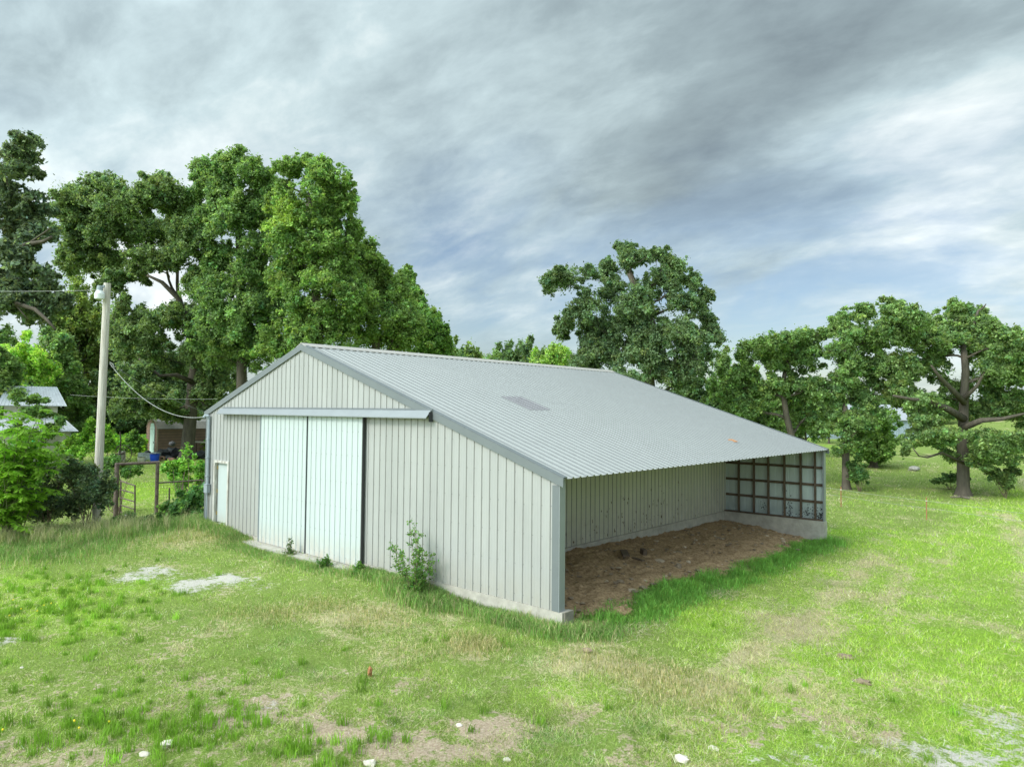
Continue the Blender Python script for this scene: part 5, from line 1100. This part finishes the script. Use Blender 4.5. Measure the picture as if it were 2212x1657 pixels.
for px, dep, r, sq, lab in [(356, 49.6, .55, (1.5, 1, .75), 'black tarp heap nearest the blue tub, before the shed wall'), (376, 49.8, .5, (1.5, 1, .95), 'highest black tarp heap, left of the oak trunk'), (366, 48.6, .3, (1.9, .8, .55), 'flat dark tarp fold lying behind the brick'), (437, 49.4, .45, (1.2, 1, .8), 'dark heap of scrap right of the oak trunk')]:
    p = gp(px, dep); crumple(p+[0, 0, r*sq[2]*.7], r, sq, M['black'], 'tarp_heap', lab, 'tarp heap', 'dark heaps before the brown shed', .13)
p = gp(374, 50.2); crumple(p+[0, 0, 1.0], .22, (1.2, 1, .8), mat('grey_bag', (.14, .14, .15), .6, .2), 'sack', 'grey sack on top of the highest black heap', 'sack', jit=.08)
def brick(name, px, dep, w, h, mt, lab, cat, hole=False):
    g = gp(px, dep); m = MB()
    if hole:
        t = .05
        for a, b in (((-w/2, 0, 0), (w/2, .2, t)), ((-w/2, 0, h-t), (w/2, .2, h)), ((-w/2, 0, t), (-w/2+t, .2, h-t)), ((w/2-t, 0, t), (w/2, .2, h-t))): lbox(m, g, RH3, EY, a, b)
    else: lbox(m, g, RH3, EY, (-w/2, 0, -.02), (w/2, .2, h)); lbox(m, g, RH3, EY, (-w/2+.02, .01, h), (w/2-.02, .19, h+.015))
    tag(m.build(name, mt), lab, cat)
brick('concrete_block', 352, 47.6, .30, .30, M['brick'], 'hollow tan block standing right of the blue tub', 'block', True)
brick('brick', 371, 47.7, .42, .2, M['brick'], 'solid reddish brick left of the oak trunk', 'brick')
p0, p1 = at(418, 956, 50), at(452, 957, 50.3); m = MB(); m.prism([p0, p1, p1+[0, 0, .09], p0+[0, 0, .09]], EY*.2); 
tag(m.build('plank', M['whiteboard']), 'long pale plank laid over the scrap between oak trunk and barn', 'plank')
for px in (424, 448):
    a = at(px, 957, 50.1); g = gp(px, 50.1); m = MB(); T_ = m; m.tube([(a[0], a[1], g[2]-.1), (a[0], a[1], a[2]-.015)], [.07, .06], 8); tag(m.build('stump', M['lumber']), 'dark stub post holding up the pale plank'+(' next to the oak trunk' if px == 424 else ' next to the barn'), 'post')
def rake():
    d = 45.5; T = empty('hay_rake', gp(258, d), 'rusty old hay rake with two thin iron wheels standing in the yard', 'farm implement')
    for cx, dd in ((254, 0), (269, .8)):
        g = gp(cx, d+dd); R_w = .56; c = g+[0, 0, R_w]; m = MB()
        pts = [c+RH3*R_w*1.0*math.cos(t)+np.array([0, 0, R_w*math.sin(t)]) for t in np.linspace(0, 2*math.pi, 29)]; m.tube(pts, .022, 6); w = m.build('wheel', M['rust'], T)
        m = MB()
        for t in np.arange(8)*math.pi/4: m.tube([c, c+RH3*R_w*math.cos(t)+np.array([0, 0, R_w*math.sin(t)])], .010, 4)
        m.build('spokes', M['rust'], w); m = MB(); m.tube([c-EY*.12, c+EY*.12], .05, 8); m.build('hub', M['rust'], w)
    a = gp(254, d)+[0, 0, .56]; b = gp(269, d+.8)+[0, 0, .56]; m = MB(); m.tube([a, b], .03, 6); m.build('axle', M['rust'], T)
    m = MB(); q = (a+b)/2; m.tube([q, at(261, 950, d), at(259, 932, d)], [.05, .045, .03], 6); m.build('lever', M['rust'], T)
    m = MB()
    for t in np.linspace(.05, .95, 12):
        s = a+(b-a)*t; m.tube([s, s-EY*.25-[0, 0, .1], s-EY*.2-[0, 0, .45]], .007, 4)
    m.build('tines', M['rust'], T)
rake()
g = gp(266, 46.9); m = MB(); m.lathe(g, [(.26, -.05), (.24, .1), (.22, .62), (.21, .66)], 12); tag(m.build('stump', M['pole']), 'pale cut stump standing behind the hay rake wheels', 'stump')
# far grey barn beyond the oaks
def farbarn():
    dep = 96; o = gp(1765, dep); ex = RH3; ey = EY; Wd = (1994-1765)/FPX*dep; z0 = at(1850, 956, dep)[2]; z1 = at(1850, 906, dep)[2]; z2 = at(1850, 876, dep+5)[2]
    T = empty('far_barn', o, 'distant long grey tin barn with pale roof seen between the pasture oaks', 'barn')
    def P(x, y, z): return np.array([o[0], o[1], 0])+ex*x+ey*y+np.array([0, 0, z])
    m = MB(); n = 60
    for k in range(n): a = Wd*k/n; b = Wd*(k+1)/n; m.prism([P(a, .0, z0-1), P(a+.12, -.05, z0-1), P(a+.12, -.05, z1), P(a, 0, z1)], ey*.02); m.prism([P(a+.12, 0, z0-1), P(b, 0, z0-1), P(b, 0, z1), P(a+.12, 0, z1)], ey*.02)
    m.build('wall', M['farbarn'], T)
    m = MB(); m.prism([P(0, .03, z0-1), P(0, 9, z0-1), P(0, 9, z1), P(0, 4.5, z2), P(0, .03, z1)], ex*.05); m.build('gable_end', M['farbarn'], T)
    m = MB(); m.prism([P(Wd-.05, .03, z0-1), P(Wd-.05, 9, z0-1), P(Wd-.05, 9, z1), P(Wd-.05, 4.5, z2), P(Wd-.05, .03, z1)], ex*.05); m.build('gable_end', M['farbarn'], T)
    m = MB(); m.prism([P(-.3, -.4, z1-.1), P(Wd+.3, -.4, z1-.1), P(Wd+.3, 4.5, z2+.1), P(-.3, 4.5, z2+.1)], (0, 0, .06)); m.prism([P(-.3, 9.4, z1-.1), P(Wd+.3, 9.4, z1-.1), P(Wd+.3, 4.51, z2+.1), P(-.3, 4.51, z2+.1)], (0, 0, .06)); m.build('roof', mat('pale_far_roof', (.34, .35, .38), .6, .1), T)
farbarn()
g = gp(1973, 58); V, Fs = blob(g+[0, 0, .15], .4, 2, .15, (1.1, .8, .6)); tag(mesh_np('stump', V, Fs, mat('grey_stump', (.35, .34, .31), .9, .2)), 'pale grey stump lying in the pasture left of the biggest oak', 'stump')
a = gp(2050, 42.5); b = gp(2092, 42.2); m = MB(); m.tube([a+[0, 0, .08], (a+b)/2+[0, 0, .12], b+[0, 0, .06]], [.03, .06, .08], 7); m.tube([(a+b)/2+[0, 0, .1], (a+b)/2+[.2, -.3, .3]], [.03, .01], 5); tag(m.build('fallen_branch', M['bark2']), 'fallen pale branch lying at the foot of the biggest oak', 'branch')
